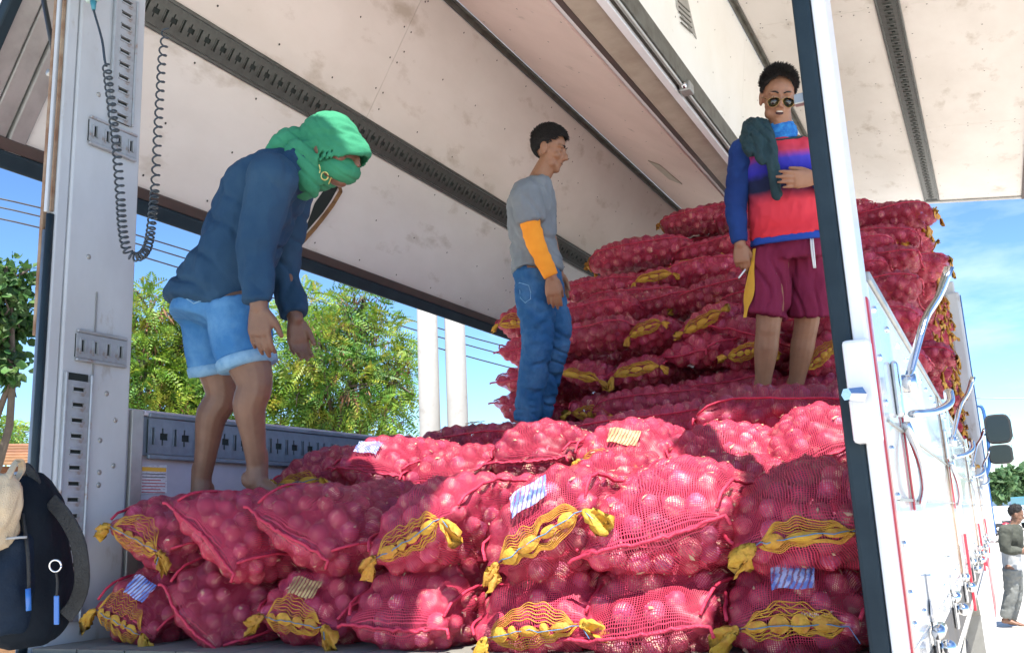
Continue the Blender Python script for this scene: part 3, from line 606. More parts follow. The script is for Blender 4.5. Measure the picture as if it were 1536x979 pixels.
        for a, b in zip(ed[:-1], ed[1:]):
            f = MB(); R_n = 9 if hi else 5; rows = []; fw_ = rg.uniform(.55, 1.25)
            for q in np.linspace(0.02, .98, R_n):
                sx = a + (b-a)*q; w = .014*math.sin(math.pi*q)**.7*fw_ + .0015
                row = []
                for v in np.linspace(-1, 1, 6 if hi else 4):
                    p, n_ = s.end(1, sx, v*w); row.append(p + n_*(.007 + .008*math.cos(v*1.4)*math.sin(math.pi*q) + .003*math.sin(v*7+q*9)))
                rows.append(row)
            V = [p for r in rows for p in r]; c = len(rows[0]); f.add(V, [(i*c+j, i*c+j+1, (i+1)*c+j+1, (i+1)*c+j) for i in range(R_n-1) for j in range(c-1)]); s.folds.append(f)
        m = MB(); nt_ = 6 if hi else 3
        for sg in (-1, 1):
            for j in range(nt_):
                base = (.021 + .0066*j if hi else .024 + .012*j)*(1 if sg > 0 else .75)*ws_; pts = []
                for x in np.linspace(lo-.07+.012*j, hi_+.07-.012*j, 34 if hi else 14):
                    env = (1 - ((x-(lo+hi_)/2)/((hi_-lo)/2+.1))**4); wv = .0035*math.sin((x-lo)/(hi_-lo)*ne*2*math.pi - math.pi/2) + .006*math.sin(x*5+s.ph[8]+j*.3+sg) + .0018*math.sin(x*23+s.ph[9]*j)
                    p, n_ = s.end(1, x, sg*max(.003, base*env + wv)); pts.append(p + n_*.0065)
                m.tube(pts, .0012 if hi else .003, 4)
        s.threads = m
        m = MB(); pts = []
        for x in np.linspace(lo-.12, hi_+.14, 14): p, n_ = s.end(1, np.clip(x, -1, 1), 0); pts.append(p + n_*(.016 if x > lo and x < hi_ else .006) + rg.normal(0, .002, 3))
        pts = [pts[0] + np.array([-.02, .02, -.03])] + pts; m.tube(pts, .0013, 4); s.tw = m
        s.ears = []
        for sgn, x, eh in ((-1, lo-.1, es_[0]), (1, hi_+.1, es_[1])):
            p, n_ = s.end(1, x, 0); d = _n(np.array([sgn*rg.uniform(.5, 1.0), rg.uniform(.2, .8), rg.uniform(-.9, .35)])); f = MB(); up = _n(np.cross(d, [0, 1, .2])); o2 = np.cross(d, up); rings = []; kk = 18 if hi else 10; ph = rg.uniform(0, 6)
            for q in np.linspace(0, 1, 8 if hi else 5):
                rr = .005 + .018*eh*math.sin(q*1.75)*(.65+.35*q); ctr = p + n_*.008 + d*(.06*eh*q) + o2*(.02*q*q) - np.array([0, 0, .022*q*q])
                rings.append([ctr + rr*(1+.42*math.cos(5*t+ph+q*1.5)*q**.5 + .22*math.cos(9*t+2*ph))*(math.cos(t)*up*1.1 + math.sin(t)*o2*.34) + d*(.02*q*math.cos(3*t+ph)) + o2*(.006*math.sin(4*t*1.0+ph*2)*q) for t in np.arange(kk)*2*math.pi/kk])
            rings = np.array(rings); rings[1:] += rg.normal(0, .0022, rings[1:].shape); f.loft(rings, True); s.ears.append(f)
        # loose dry skins
        fl = MB()
        for i in rg.choice(len(s.C), min(len(s.C), 70 if hi else 26), replace=False):
            c, n_ = s.C[i], s.CN[i]; a = _n(np.cross(n_, rg.normal(0, 1, 3))); bb = np.cross(n_, a); o = c + n_*(s.RR[i]*1.02) + a*rg.uniform(-.01, .01); l, w_ = rg.uniform(.003, .013), rg.uniform(.001, .006)
            j_ = rg.uniform(-.5, .5, 6); fl.add([o-a*l-bb*w_*j_[0], o-a*l*j_[1]-bb*w_+n_*.003, o+a*l*.6-bb*w_*j_[2], o+a*l+bb*w_*j_[3]+n_*.004, o+a*l*j_[4]+bb*w_+n_*.002], [(0, 1, 2, 3, 4)])
        s.flakes = fl
        # joined onions (all), and the list for single ones
        s.order = np.arange(len(s.C))
    def onion_frames(s):
        out = []
        for c, n_, r in zip(s.C, s.CN, s.RR):
            z = _n(n_ + s.rg.normal(0, .8, 3)); x = _n(np.cross(z, [.3, .5, .8])); y = np.cross(z, x); out.append((np.stack([x, y, z], 1)*np.array([r, r, r*.92]), c))
        return out
def join_onions(frames, geo, name='onions'):
    V, F = geo; k = len(V); A = np.concatenate([V @ m.T + c for m, c in frames]); me = bpy.data.meshes.new(name)
    me.from_pydata([tuple(v) for v in A], [], [tuple(i + q*k for i in f) for q in range(len(frames)) for f in F]); me.polygons.foreach_set('use_smooth', [True]*len(me.polygons)); me.materials.append(M['onion']); return me
def mb_mesh(m, name, mt, smooth=True):
    me = m.mesh(name); me.materials.append(M[mt]); me.polygons.foreach_set('use_smooth', [smooth]*len(me.polygons)); return me
def label_patch(s, top_u, sx, mt):
    """printed patch lying on the net"""
    m = MB(); n_ = 7; V = []
    for i in range(n_):
        for j in range(n_):
            u = top_u + .10*(i/(n_-1)-.5)*(1 if abs(top_u) > .5 else 1.7); th = math.pi/2 + sx + .62*(j/(n_-1)-.5); p = s.S(np.array(u), np.array(th)); V.append(p + np.array([0, np.sign(top_u)*.006*(abs(top_u) > .5), .009 + .003*math.sin(i*2.1+j*1.3)]))
    m.add(V, [(i*n_+j, i*n_+j+1, (i+1)*n_+j+1, (i+1)*n_+j) for i in range(n_-1) for j in range(n_-1)]); return mb_mesh(m, 'print_label', mt)

SACKS = []
def part(name, me, root):
    o = bpy.data.objects.new(name, me); COL.objects.link(o); o.parent = root; return o
def place_root(label, c, yaw, pitch, roll, group, scale=1.):
    root = bpy.data.objects.new('onion_sack', None); COL.objects.link(root); root.empty_display_size = .1; tag(root, label, 'sack', group)
    root.location = [float(v) for v in c]; root.rotation_mode = 'XYZ'
    root.rotation_euler = (Matrix.Rotation(yaw, 3, 'Z') @ Matrix.Rotation(pitch, 3, 'X') @ Matrix.Rotation(roll, 3, 'Y')).to_euler(); root.scale = (scale,)*3
    SACKS.append((root, np.array(c, float))); return root
def near_sack(seed, px, py, y, mouth, roll, label, W=.325, H=.25, L=.72, yaw=0., pitch=0., patch=None, group='sacks stacked at the tail of the truck', singles=70, pu=None, ears=(0, 1)):
    """a unique sack seen end-on with its near end at pixel-measured place (px, py) on plane y"""
    s = Sack(seed, L, W, H, 96, 92, .0275, hi=True); e = aty(px, py, y)
    yw = yaw + (math.pi if mouth else 0); c = e + np.array([-math.sin(yaw), math.cos(yaw), 0])*(L/2)*math.cos(pitch) + np.array([0, 0, math.sin(pitch)*L/2])
    root = place_root(label, c, yw, -pitch if mouth else pitch, roll if not mouth else -roll, group)
    part('netting', s.net, root)
    rot = np.array(root.rotation_euler.to_matrix()); fr = s.onion_frames(); face = []
    for i, (m, cc) in enumerate(fr):
        wn = rot @ s.CN[i]; wp = rot @ cc + c; v = _n(CAM - wp); face.append(np.dot(wn, v) - .6*np.linalg.norm(wp-CAM))
    od = np.argsort(face)[::-1]; one = set(od[:singles].tolist())
    for i in od[:singles]:
        m, cc = fr[i]; o = part('onion', ON_ME[i % 3], root); o.matrix_local = Matrix([[*m[0], cc[0]], [*m[1], cc[1]], [*m[2], cc[2]], [0, 0, 0, 1]])
    rest = [f for i, f in enumerate(fr) if i not in one]
    tag(part('onions', join_onions(rest, ON_LO), root), kind='stuff')
    part('end_seam', mb_mesh(s.seam, 'end_seam', 'cord'), root)
    part('side_seam', mb_mesh(s.side, 'side_seam', 'cord'), root)
    tag(part('dry_skins', mb_mesh(s.flakes, 'dry_skins', 'flake'), root), kind='stuff')
    if mouth:
        mb = part('mouth_weave', mb_mesh(s.threads, 'mouth_weave', 'yellow'), root)
        for f in s.folds: part('mouth_fold', mb_mesh(f, 'mouth_fold', 'yellow'), root)
        part('twine', mb_mesh(s.tw, 'twine', 'twine'), root)
        for f in [s.ears[i] for i in ears]: part('mouth_ear', mb_mesh(f, 'mouth_ear', 'yellow'), root)
    if patch: part('print_label', label_patch(s, (.90 if mouth else -.90) if pu is None else pu, 0.1, patch), root)
    return root
FARV = []
for i in range(9):
    s = Sack(100+i, .70, (.345, .33, .36)[i % 3], (.205, .19, .215)[i % 3], 50, 46); d = {}
    d['netting'] = s.net; d['onions'] = join_onions(s.onion_frames(), ON_LO); d['end_seam'] = mb_mesh(s.seam, 'end_seam', 'cord'); d['side_seam'] = mb_mesh(s.side, 'side_seam', 'cord')
    m = MB()
    for f in [s.threads]: m.add(f.v, f.f)
    d['mouth_weave'] = mb_mesh(m, 'mouth_weave', 'yellow')
    m = MB()
    for f in s.folds: m.add(f.v, f.f)
    d['mouth_folds'] = mb_mesh(m, 'mouth_folds', 'yellow'); d['ears'] = [mb_mesh(f, 'mouth_ear', 'yellow') for f in s.ears]; d['flakes'] = mb_mesh(s.flakes, 'dry_skins', 'flake'); d['s'] = s; FARV.append(d)
fcount = [0]
def far_sack(c, yaw, label, group, pitch=0., roll=0., scale=1., patch=None, v=None, mouth=True):
    d = FARV[(fcount[0]*4 if v is None else v) % len(FARV)]; fcount[0] += 1
    root = place_root(label, c, yaw, pitch, roll, group, scale); part('netting', d['netting'], root); tag(part('onions', d['onions'], root), kind='stuff')
    part('end_seam', d['end_seam'], root); part('side_seam', d['side_seam'], root); tag(part('dry_skins', d['flakes'], root), kind='stuff')
    if mouth:
        part('mouth_weave', d['mouth_weave'], root); tag(part('mouth_folds', d['mouth_folds'], root), kind='stuff')
        for e in d['ears']: part('mouth_ear', e, root)
    if patch: part('print_label', label_patch(d['s'], .1, .3, patch), root)
    return root
D_ = math.radians
# bottom layer at the tail, left to right
near_sack(1, 180, 915, .10, 1, D_(20), 'shaded sack low against the grey post, yellow mouth sagging onto the deck', patch='tag_blue')
near_sack(2, 290, 912, .07, 0, D_(34), 'bottom-layer sack with slanting red seam, next to the leftmost low sack', W=.32)
near_sack(3, 437, 915, .09, 1, D_(1), 'bottom-layer sack with level yellow mouth and tan printed patch', patch='tag_tan')
near_sack(4, 588, 915, .06, 0, D_(-3), 'bottom-layer sack with straight red seam, middle of the tail, partly sunlit', W=.335)
near_sack(5, 780, 920, .08, 1, D_(-13), 'sunlit bottom-layer sack with yellow mouth, just under the sack with two big yellow ears')
near_sack(6, 962, 918, .06, 0, D_(-2), 'sunlit bottom-layer sack with level red seam between two yellow-mouthed sacks', W=.345)
near_sack(7, 1172, 925, .08, 1, D_(-1), 'bottom-layer sack beside the black post seal with blue patch and yellow mouth', W=.32, ears=(1,), patch='tag_blue')
# second layer at the tail
near_sack(11, 206, 802, .13, 1, D_(20), 'upper sack beside the grey post with drooping yellow mouth', W=.31)
near_sack(12, 310, 805, .07, 0, D_(36), 'upper sack with steep red seam under the stooping man', W=.345, H=.25)
near_sack(13, 442, 795, .09, 0, D_(33), 'upper sack with slanting red seam just right of the stooping man', W=.35, H=.25)
near_sack(14, 610, 782, .06, 1, D_(-20), 'shaded upper sack with chain of yellow folds and blue twine', W=.335, H=.25)
near_sack(15, 792, 782, .05, 1, D_(-22), 'brightly sunlit upper sack with two large yellow ears', W=.335, H=.255, patch='tag_blue')
near_sack(16, 972, 780, .06, 0, D_(-16), 'sunlit upper sack with rising red seam and a curved shadow across its top', W=.36, H=.255)
near_sack(17, 1180, 782, .07, 1, D_(-9), 'large shaded upper sack beside the black post seal with yellow mouth', W=.32, ears=(1,), H=.26)
# third layer behind them
G3 = 'sacks in the row behind the tail'
near_sack(21, 455, 712, .88, 1, 0, 'shaded sack behind the bare feet of the stooping man', group=G3, singles=36)
near_sack(22, 548, 698, .90, 0, D_(5), 'sack with pale blue patch lit on top, right of the stooping man', group=G3, singles=36, patch='tag_blue')
near_sack(23, 655, 708, .86, 0, D_(-6), 'low sack with lit top between the blue-patched sack and a taller bulging one', group=G3, singles=36, H=.22)
near_sack(24, 775, 686, .88, 0, D_(-4), 'bulging sack with lit top and dark face below the man in jeans', group=G3, singles=40, H=.26)
near_sack(25, 920, 678, .90, 1, D_(6), 'sunlit sack with tan patch and yellow mouth right of the bulging dark-faced sack', group=G3, singles=40, patch='tag_tan')
near_sack(26, 1066, 682, .92, 0, D_(3), 'wide sunlit sack in the row behind the tail, below the long shaded sacks', group=G3, singles=40, W=.36)
near_sack(27, 1205, 672, .86, 0, D_(-12), 'brightly sunlit sack leaning against the post, behind the large shaded one', group=G3, singles=40, H=.27)
near_sack(28, 1095, 722, .62, 0, D_(12), 'small lit sack wedged below the wide sunlit sack', group=G3, singles=30, H=.2)
near_sack(29, 885, 722, .66, 0, D_(-5), 'dark shaded sack wedged behind the sack with two large yellow ears', group=G3, singles=30, H=.2)
# long sacks lying crosswise at the foot of the wall
GW = 'sacks forming the stepped face of the high stack'
X90 = math.pi/2
RW = random.Random(21)
def wall(px, py, y, kind, label, yaw=0., roll=0., pitch=0., scale=1., patch=None, v=None):
    """kind: X lies crosswise (side seen), E seam end towards the tail, M yellow mouth towards the tail"""
    e = aty(px, py, y); yaw += RW.uniform(-.14, .14); pitch += RW.uniform(-.07, .07); roll += RW.uniform(-.15, .15)
    if kind == 'X': c = e + [0, .18, 0]; yw = X90 + yaw
    elif kind == 'Z': c = e + [0, .18, 0]; yw = -X90 + yaw
    elif kind == 'M': c = e + np.array([-math.sin(yaw), math.cos(yaw), 0])*.38*scale; yw = yaw + math.pi
    else: c = e + np.array([-math.sin(yaw), math.cos(yaw), 0])*.38*scale; yw = yaw
    return far_sack(c, yw, label, GW, pitch, roll, scale, patch, v)
wall(700, 664, 1.62, 'X', 'long shaded sack crosswise at the feet of the man in jeans, tan patch', yaw=.15, patch='tag_tan')
wall(950, 640, 1.62, 'X', 'long shaded sack lying crosswise in the middle, below the standing men', yaw=.12, pitch=-.05)
wall(1172, 612, 1.55, 'Z', 'long sack crosswise at the feet of the man in maroon shorts', yaw=.10, scale=1.03)
wall(850, 668, 1.5, 'E', 'dark sack end tucked under the long middle crosswise sack', scale=.8)
# stepped wall, bottom to top
ORD = ['first', 'second', 'third', 'fourth', 'fifth', 'sixth', 'seventh', 'eighth', 'ninth', 'tenth']
ROWS = [  # (row phrase, y of its face, [(px, py, kind, extra)])
 ('lowest course of the high stack', 2.75, [(775, 612, 'E', dict(roll=.1)), (885, 606, 'M', {}), (968, 604, 'X', dict(yaw=.1, pitch=-.06)), (1065, 580, 'X', dict(dy=.15)), (1225, 585, 'Z', dict(dy=.1))]),
 ('second course of the high stack', 2.85, [(770, 565, 'E', {}), (868, 560, 'M', dict(roll=-.35)), (945, 552, 'M', dict(roll=.15)), (1015, 523, 'E', dict(yaw=-.5, scale=1.15, dy=.05)), (1108, 530, 'M', dict(roll=.1)), (1232, 525, 'M', dict(roll=.5))]),
 ('third course of the high stack', 2.95, [(772, 517, 'E', {}), (868, 500, 'X', dict(yaw=-.08)), (958, 497, 'M', dict(roll=.1, scale=.9)), (1042, 475, 'M', dict(roll=.4, yaw=-.2)), (1108, 480, 'E', dict(roll=.3, yaw=.3)), (1215, 478, 'E', {})]),
 ('fourth course of the high stack', 3.10, [(772, 470, 'M', dict(roll=.1)), (870, 462, 'X', dict(dy=.25)), (985, 452, 'Z', dict(dy=.4, yaw=-.1)), (1085, 428, 'X', dict(dy=.3, yaw=-.12)), (1160, 440, 'X', dict(dy=.3)), (1240, 440, 'M', dict(dy=.3))]),
 ('fifth course of the high stack', 3.85, [(898, 424, 'X', dict(scale=.95)), (974, 413, 'M', dict(scale=.95)), (942, 444, 'X', dict(dy=-.15)), (1060, 400, 'X', dict(dy=.1)), (1150, 400, 'Z', dict(dy=.1)), (1240, 400, 'X', dict(dy=.1))]),
 ('sixth course of the high stack', 4.2, [(950, 372, 'X', dict(yaw=.14, pitch=-.10, scale=1.12)), (1033, 392, 'M', dict(roll=-.1)), (1082, 366, 'Z', dict(yaw=-.1)), (1165, 360, 'X', {}), (1250, 362, 'X', {})]),
 ('topmost course of the high stack', 4.6, [(1052, 320, 'X', dict(yaw=.1, pitch=-.06)), (1140, 318, 'Z', {}), (1230, 318, 'X', {})]),
]
KW = {'X': 'lying crosswise', 'Z': 'lying crosswise', 'E': 'showing its seam end', 'M': 'showing its yellow mouth'}
for phrase, y, items in ROWS:
    items = sorted(items)
    for i, (px, py, kind, ex) in enumerate(items):
        ex = dict(ex); dy = ex.pop('dy', 0)
        wall(px, py, y+dy, kind, 'sack %s, %s from left, %s' % (KW[kind], ORD[i], phrase), **ex)
# right-hand end of the wall, seen past the white post
for i, (px, py, y, kind, nm) in enumerate([(1318, 318, 4.65, 'Z', 'topmost'), (1326, 357, 4.55, 'M', 'second from top'), (1338, 402, 4.5, 'Z', 'third from top'), (1322, 440, 4.4, 'M', 'fourth from top'), (1326, 480, 4.2, 'M', 'fifth from top'), (1340, 530, 4.2, 'Z', 'sixth from top')]):
    wall(px, py, y, kind, '%s sack in the column seen just right of the white post' % nm, yaw=random.uniform(-.1, .1))
# outer side face of the stack running forward along the right gate
rs = random.Random(11)
for iy in range(11):
    for iz in range(7):
        y = 4.95 + iy*.43 + (.2 if iz % 2 else 0); z = .72 + iz*.262
        if y > 9.35: continue
        far_sack((.87 + rs.uniform(-.04, .03), y, z), -X90 + rs.uniform(-.15, .15), 'onion sack above the right gate, %s layer up, %s from the tail end' % (ORD[iz], (ORD + ['last'])[iy]), 'sacks along the right gate', roll=rs.uniform(-.2, .2), pitch=rs.uniform(-.06, .06))
# sacks deeper in the load that close the gaps
for iz in range(10):
    for ix in range(4):
        z = .13 + iz*.245; y = 3.7 + max(0, z-1.35)*1.35
        if z > 2.35: continue
        far_sack((-.83 + ix*.56, y, z), X90, 'red onion sack buried behind the stepped face of the high stack', 'sacks deeper in the high stack', mouth=False)
for iz in range(3):
    for ix in range(7):
        far_sack((-.99 + ix*.33, 2.25, .16 + iz*.25), 0, 'red onion sack under the feet of the men standing at the high stack', 'sacks under the standing men', mouth=False)
# ------------------------------------------------------------------ sheet added out of frame behind the truck, cut to shade the sacks
M['occluder_sheet'] = mat('grey green tarpaulin', (.16, .20, .18), .7, (.12, .15, .14), 5, .4, .7, .2, 30)
tp = thing('shade_occluder', 'grey green sheet on poles, added unseen behind the truck tail to shade the sacks', 'shade_prop', (0, -2.2, GROUND))
TZ = 3.4
def shade(X, Y): return (X + .3*(TZ-.4), Y - .47*(TZ-.4))
poly = [(-2.6, -1.6), (1.9, -1.6), (1.75, .35), (1.35, .60), (1.08, .62), (.86, .50), (.93, .2), (.96, -.1), (.90, -.42), (.38, -.45), (.26, -.2), (.14, .3), (.02, .62), (-.35, .76), (-.72, .86), (-.8, 1.5), (-2.6, 1.6)]  # outline drawn from the wanted shade patches on the front sacks
t = MB(); top = [(*shade(*p), TZ + .03*math.sin(i*1.7)) for i, p in enumerate(poly)]; n = len(top)
t.add([*top, *[(x, y, z-.004) for x, y, z in top]], [tuple(range(n)), tuple(range(2*n-1, n-1, -1))] + [((i+1) % n, i, i+n, (i+1) % n+n) for i in range(n)])
t.build('occluder', 'occluder_sheet', tp)
for x, y in ((-1.68, -2.98), (2.78, -2.98)):  # added supports for the shade-casting sheet
    t = MB(); t.tube([(x, y, GROUND), (x, y, TZ+.1)], .035, 10); t.build('occluder_pole', 'steel_dark', tp, smooth=True)
# ------------------------------------------------------------------ people
def skin_mat(name, a, b_): return mat(name, a, .5, b_, 18, .35, .7, .10, 140, stain=tuple(x*.72 for x in a), sscale=9, slo=.6, shi=.8, sub=.06)
M['skin1'] = skin_mat('brown skin, dusty', (.135, .068, .043), (.18, .095, .06)); M['skin2'] = skin_mat('tan skin', (.29, .14, .075), (.24, .115, .06)); M['skin3'] = skin_mat('tan brown skin', (.31, .155, .088), (.26, .125, .07)); M['skin4'] = skin_mat('dark tan skin', (.22, .11, .07), (.17, .09, .055))
M['hair'] = mat('black hair', (.008, .007, .007), .75, (.015, .012, .01), 40, .4, .7)
M['eyewhite'] = mat('eye white', (.48, .44, .40), .4); M['iris'] = mat('dark iris', (.015, .009, .006), .15)
M['lip'] = mat('lips', (.28, .10, .08), .45); M['teeth'] = mat('teeth', (.72, .69, .6), .3); M['mouth'] = mat('mouth inside', (.05, .015, .015), .6)
def cloth(name, a, b_, sc=10, weave=380, rnd=0): return mat(name, a, .85, b_, sc, .35, .7, .35, weave, spec=.2)
M['navy'] = cloth('faded navy cotton', (.014, .046, .098), (.028, .07, .125), 5); M['denim'] = mat('washed denim', (.04, .15, .34), .85, (.13, .30, .50), 5, .45, .75, .35, 420, spec=.15)
M['denim_cuff'] = mat('pale denim hem', (.20, .36, .52), .85, (.13, .28, .45), 40, .4, .7, .4, 400, spec=.15); M['jeans'] = mat('blue jeans', (.025, .10, .24), .85, (.085, .20, .36), 6, .45, .75, .35, 420, spec=.15)
M['green'] = cloth('green jersey cloth', (.032, .20, .105), (.05, .27, .145), 8); M['grey_tee'] = cloth('grey cotton', (.17, .20, .225), (.22, .25, .27), 7); M['orange'] = cloth('orange arm sleeve', (.88, .34, .035), (.80, .28, .03), 8)
M['maroon'] = cloth('maroon sports mesh', (.16, .014, .045), (.20, .02, .06), 9, 600); M['gold'] = cloth('gold stripe', (.72, .40, .05), (.62, .34, .05), 12); M['white_cloth'] = cloth('white cotton', (.72, .72, .72), (.6, .6, .6), 12)
M['sleeve_navy'] = cloth('navy sleeve', (.012, .035, .15), (.015, .05, .20), 7); M['dark_cloth'] = cloth('dark slate cloth', (.02, .045, .055), (.03, .065, .075), 9); M['gaiter'] = cloth('blue neck gaiter', (.02, .12, .42), (.05, .28, .62), 45)
M['olive'] = cloth('dark olive shirt', (.05, .055, .045), (.09, .095, .08), 6); M['ash'] = cloth('ash grey shirt', (.36, .38, .40), (.30, .32, .34), 6); M['grey_pants'] = cloth('grey trousers', (.16, .17, .165), (.22, .23, .22), 6)
M['lens'] = mat('dark sunglass lens', (.006, .01, .008), .05, coat=1.); M['goldrim'] = mat('gold rim', (.45, .30, .12), .25, metal=1.)
M['print'] = mat('pale yellow print', (.72, .66, .25), .7)
def jersey_mat(z0, z1):
    m = bpy.data.materials.new('red and blue sports jersey'); m.use_nodes = True; t = m.node_tree; b = t.nodes['Principled BSDF']; N = t.nodes.new; L = t.links.new
    b.inputs['Roughness'].default_value = .8; b.inputs['Specular IOR Level'].default_value = .2
    co = N('ShaderNodeTexCoord'); sp = N('ShaderNodeSeparateXYZ'); L(co.outputs['Object'], sp.inputs[0]); n = N('ShaderNodeTexNoise'); n.inputs['Scale'].default_value = 12; L(co.outputs['Object'], n.inputs[0])
    mr = N('ShaderNodeMapRange'); mr.inputs[1].default_value = z0; mr.inputs[2].default_value = z1; L(sp.outputs[2], mr.inputs[0])
    ad = N('ShaderNodeMath'); ad.operation = 'MULTIPLY_ADD'; ad.inputs[1].default_value = .10; L(n.outputs[0], ad.inputs[0]); L(mr.outputs[0], ad.inputs[2]); sb = N('ShaderNodeMath'); sb.operation = 'SUBTRACT'; sb.inputs[1].default_value = .05; L(ad.outputs[0], sb.inputs[0])
    r = N('ShaderNodeValToRGB'); e = r.color_ramp.elements; e[0].position = 0; e[0].color = (.62, .035, .05, 1); e[1].position = 1; e[1].color = (.55, .03, .045, 1)
    for p, c in ((.26, (.60, .05, .08, 1)), (.40, (.012, .018, .05, 1)), (.52, (.012, .018, .06, 1)), (.60, (.03, .03, .36, 1)), (.70, (.06, .05, .42, 1)), (.80, (.50, .05, .09, 1))):
        q = e.new(p); q.color = c
    L(sb.outputs[0], r.inputs[0]); L(r.outputs[0], b.inputs['Base Color']); return m

_NR = np.random.default_rng(77); _G = _NR.normal(0, 1, (256, 3)); _G /= np.linalg.norm(_G, axis=1)[:, None]; _PM = np.concatenate([_NR.permutation(256)]*3)
def vnoise(P):
    P = np.asarray(P); i = np.floor(P).astype(int); f = P - i; u = f*f*f*(f*(f*6-15)+10); i &= 255; out = 0
    for dx in (0, 1):
        for dy in (0, 1):
            for dz in (0, 1):
                g = _G[_PM[_PM[_PM[(i[:, 0]+dx) & 255] + ((i[:, 1]+dy) & 255)] + ((i[:, 2]+dz) & 255)] & 255]; w_ = (u[:, 0] if dx else 1-u[:, 0])*(u[:, 1] if dy else 1-u[:, 1])*(u[:, 2] if dz else 1-u[:, 2])
                out = out + w_*(g*(f - [dx, dy, dz])).sum(1)
    return out*1.4
def to_remesh(mb, voxel, smooth=4, name='body', amp=0., wsc=9., wdir=(1, 1, 1), seed=0., fold=0., pleat=None):
    me = mb.mesh(name); o = bpy.data.objects.new(name, me); COL.objects.link(o)
    r = o.modifiers.new('r', 'REMESH'); r.mode = 'VOXEL'; r.voxel_size = voxel; r.use_smooth_shade = True
    if smooth: s = o.modifiers.new('s', 'SMOOTH'); s.factor = .5; s.iterations = smooth
    dg = bpy.context.evaluated_depsgraph_get(); dg.update(); out = bpy.data.meshes.new_from_object(o.evaluated_get(dg)); bpy.data.objects.remove(o); bpy.data.meshes.remove(me); out.name = name
    if amp:
        n = len(out.vertices); co = np.empty(n*3); out.vertices.foreach_get('co', co); no = np.empty(n*3); out.vertices.foreach_get('normal', no); co = co.reshape(-1, 3); no = no.reshape(-1, 3); wd = np.asarray(wdir, float)*wsc
        q = co*wd + seed; d = vnoise(q) + .5*vnoise(q*2.3 + 9.1)
        if fold: d = d + fold*(.45-np.abs(d))*1.6 + fold*.55*(.4-np.abs(vnoise(q*2.7 + 3.3)))*1.6
        if pleat is not None:
            pd, fq, pa = pleat; ph = (co @ np.asarray(pd))*fq + 2.6*vnoise(co*5 + seed) ; d = d + pa*(.25 - np.exp(-(np.sin(ph)/.30)**2))*np.clip(.55 + 1.5*vnoise(co*4 + seed + 20), 0, 1.5)
        out.vertices.foreach_set('co', (co + no*(d*amp)[:, None]).ravel())
    out.polygons.foreach_set('use_smooth', [True]*len(out.polygons)); return out
def limb(mb, pr, k=14, n=18, ends=True):
    P = np.array([p for p, r in pr], float); r = [q for p, q in pr]; S = spline(P, n); rr = np.interp(np.linspace(0, len(pr)-1, n), range(len(pr)), r); mb.tube(S, rr, k)
    if ends: mb.ball(P[0], r[0]*.99, 12, 8); mb.ball(P[-1], r[-1]*.99, 12, 8)
def sect(mb, secs, k=22, n=24, p=.9):
    """torso-like loft; secs = (centre, half-side vector, half-front vector)"""
    A = spline([s[0] for s in secs], n); t = np.linspace(0, len(secs)-1, n); i = range(len(secs))
    S = np.stack([np.interp(t, i, [s[1][q] for s in secs]) for q in range(3)], 1); Fv = np.stack([np.interp(t, i, [s[2][q] for s in secs]) for q in range(3)], 1); a = np.arange(k)*2*math.pi/k
    c, s_ = np.cos(a), np.sin(a); c = np.sign(c)*np.abs(c)**p; s_ = np.sign(s_)*np.abs(s_)**p
    mb.loft([A[j] + c[:, None]*S[j] + s_[:, None]*Fv[j] for j in range(n)])
def hand(mb, w, D, S, N, size=1., curl=.35, spread=.06, thumb=.6, fingers=(1, 1, 1, 1)):
    D = _n(D); S = _n(np.asarray(S) - D*np.dot(S, D)); N = _n(np.cross(D, S)) if np.dot(np.cross(D, S), N) > 0 else -_n(np.cross(D, S)); z = size; w = np.asarray(w, float)
    sect(mb, [(w - D*.03*z, S*.026*z, N*.020*z), (w, S*.027*z, N*.019*z), (w + D*.035*z, S*.037*z, N*.017*z), (w + D*.075*z, S*.042*z, N*.015*z), (w + D*.092*z, S*.038*z, N*.011*z)], 16, 12)
    for i, (off, ln, r) in enumerate(((.030, .074, .0092), (.0105, .083, .0095), (-.0095, .077, .009), (-.029, .060, .008))):
        p = w + D*(.083 - .004*abs(i-1.2))*z + S*off*z; d = _n(D + S*(off*spread*40)); a = 0; pts = [p - d*.015*z, p]; c = curl*fingers[i]
        for q, f in enumerate((.45, .31, .24)):
            a += c*(1, 1.25, .8)[q]; dd = math.cos(a)*d + math.sin(a)*N; p = p + dd*ln*f*z; pts.append(p)
        limb(mb, list(zip(pts, [r*z, r*1.02*z, r*.98*z, r*.9*z, r*.74*z])), 8, 12)
    p = w + D*.022*z + S*.026*z; d = _n(D*.75 + S*thumb + N*.35); d2 = _n(D*.95 + S*thumb*.45 + N*.45); limb(mb, [(p, .014*z), (p + d*.035*z, .0125*z), (p + d*.035*z + d2*.028*z, .0108*z), (p + d*.035*z + d2*.052*z, .008*z)], 9, 12)
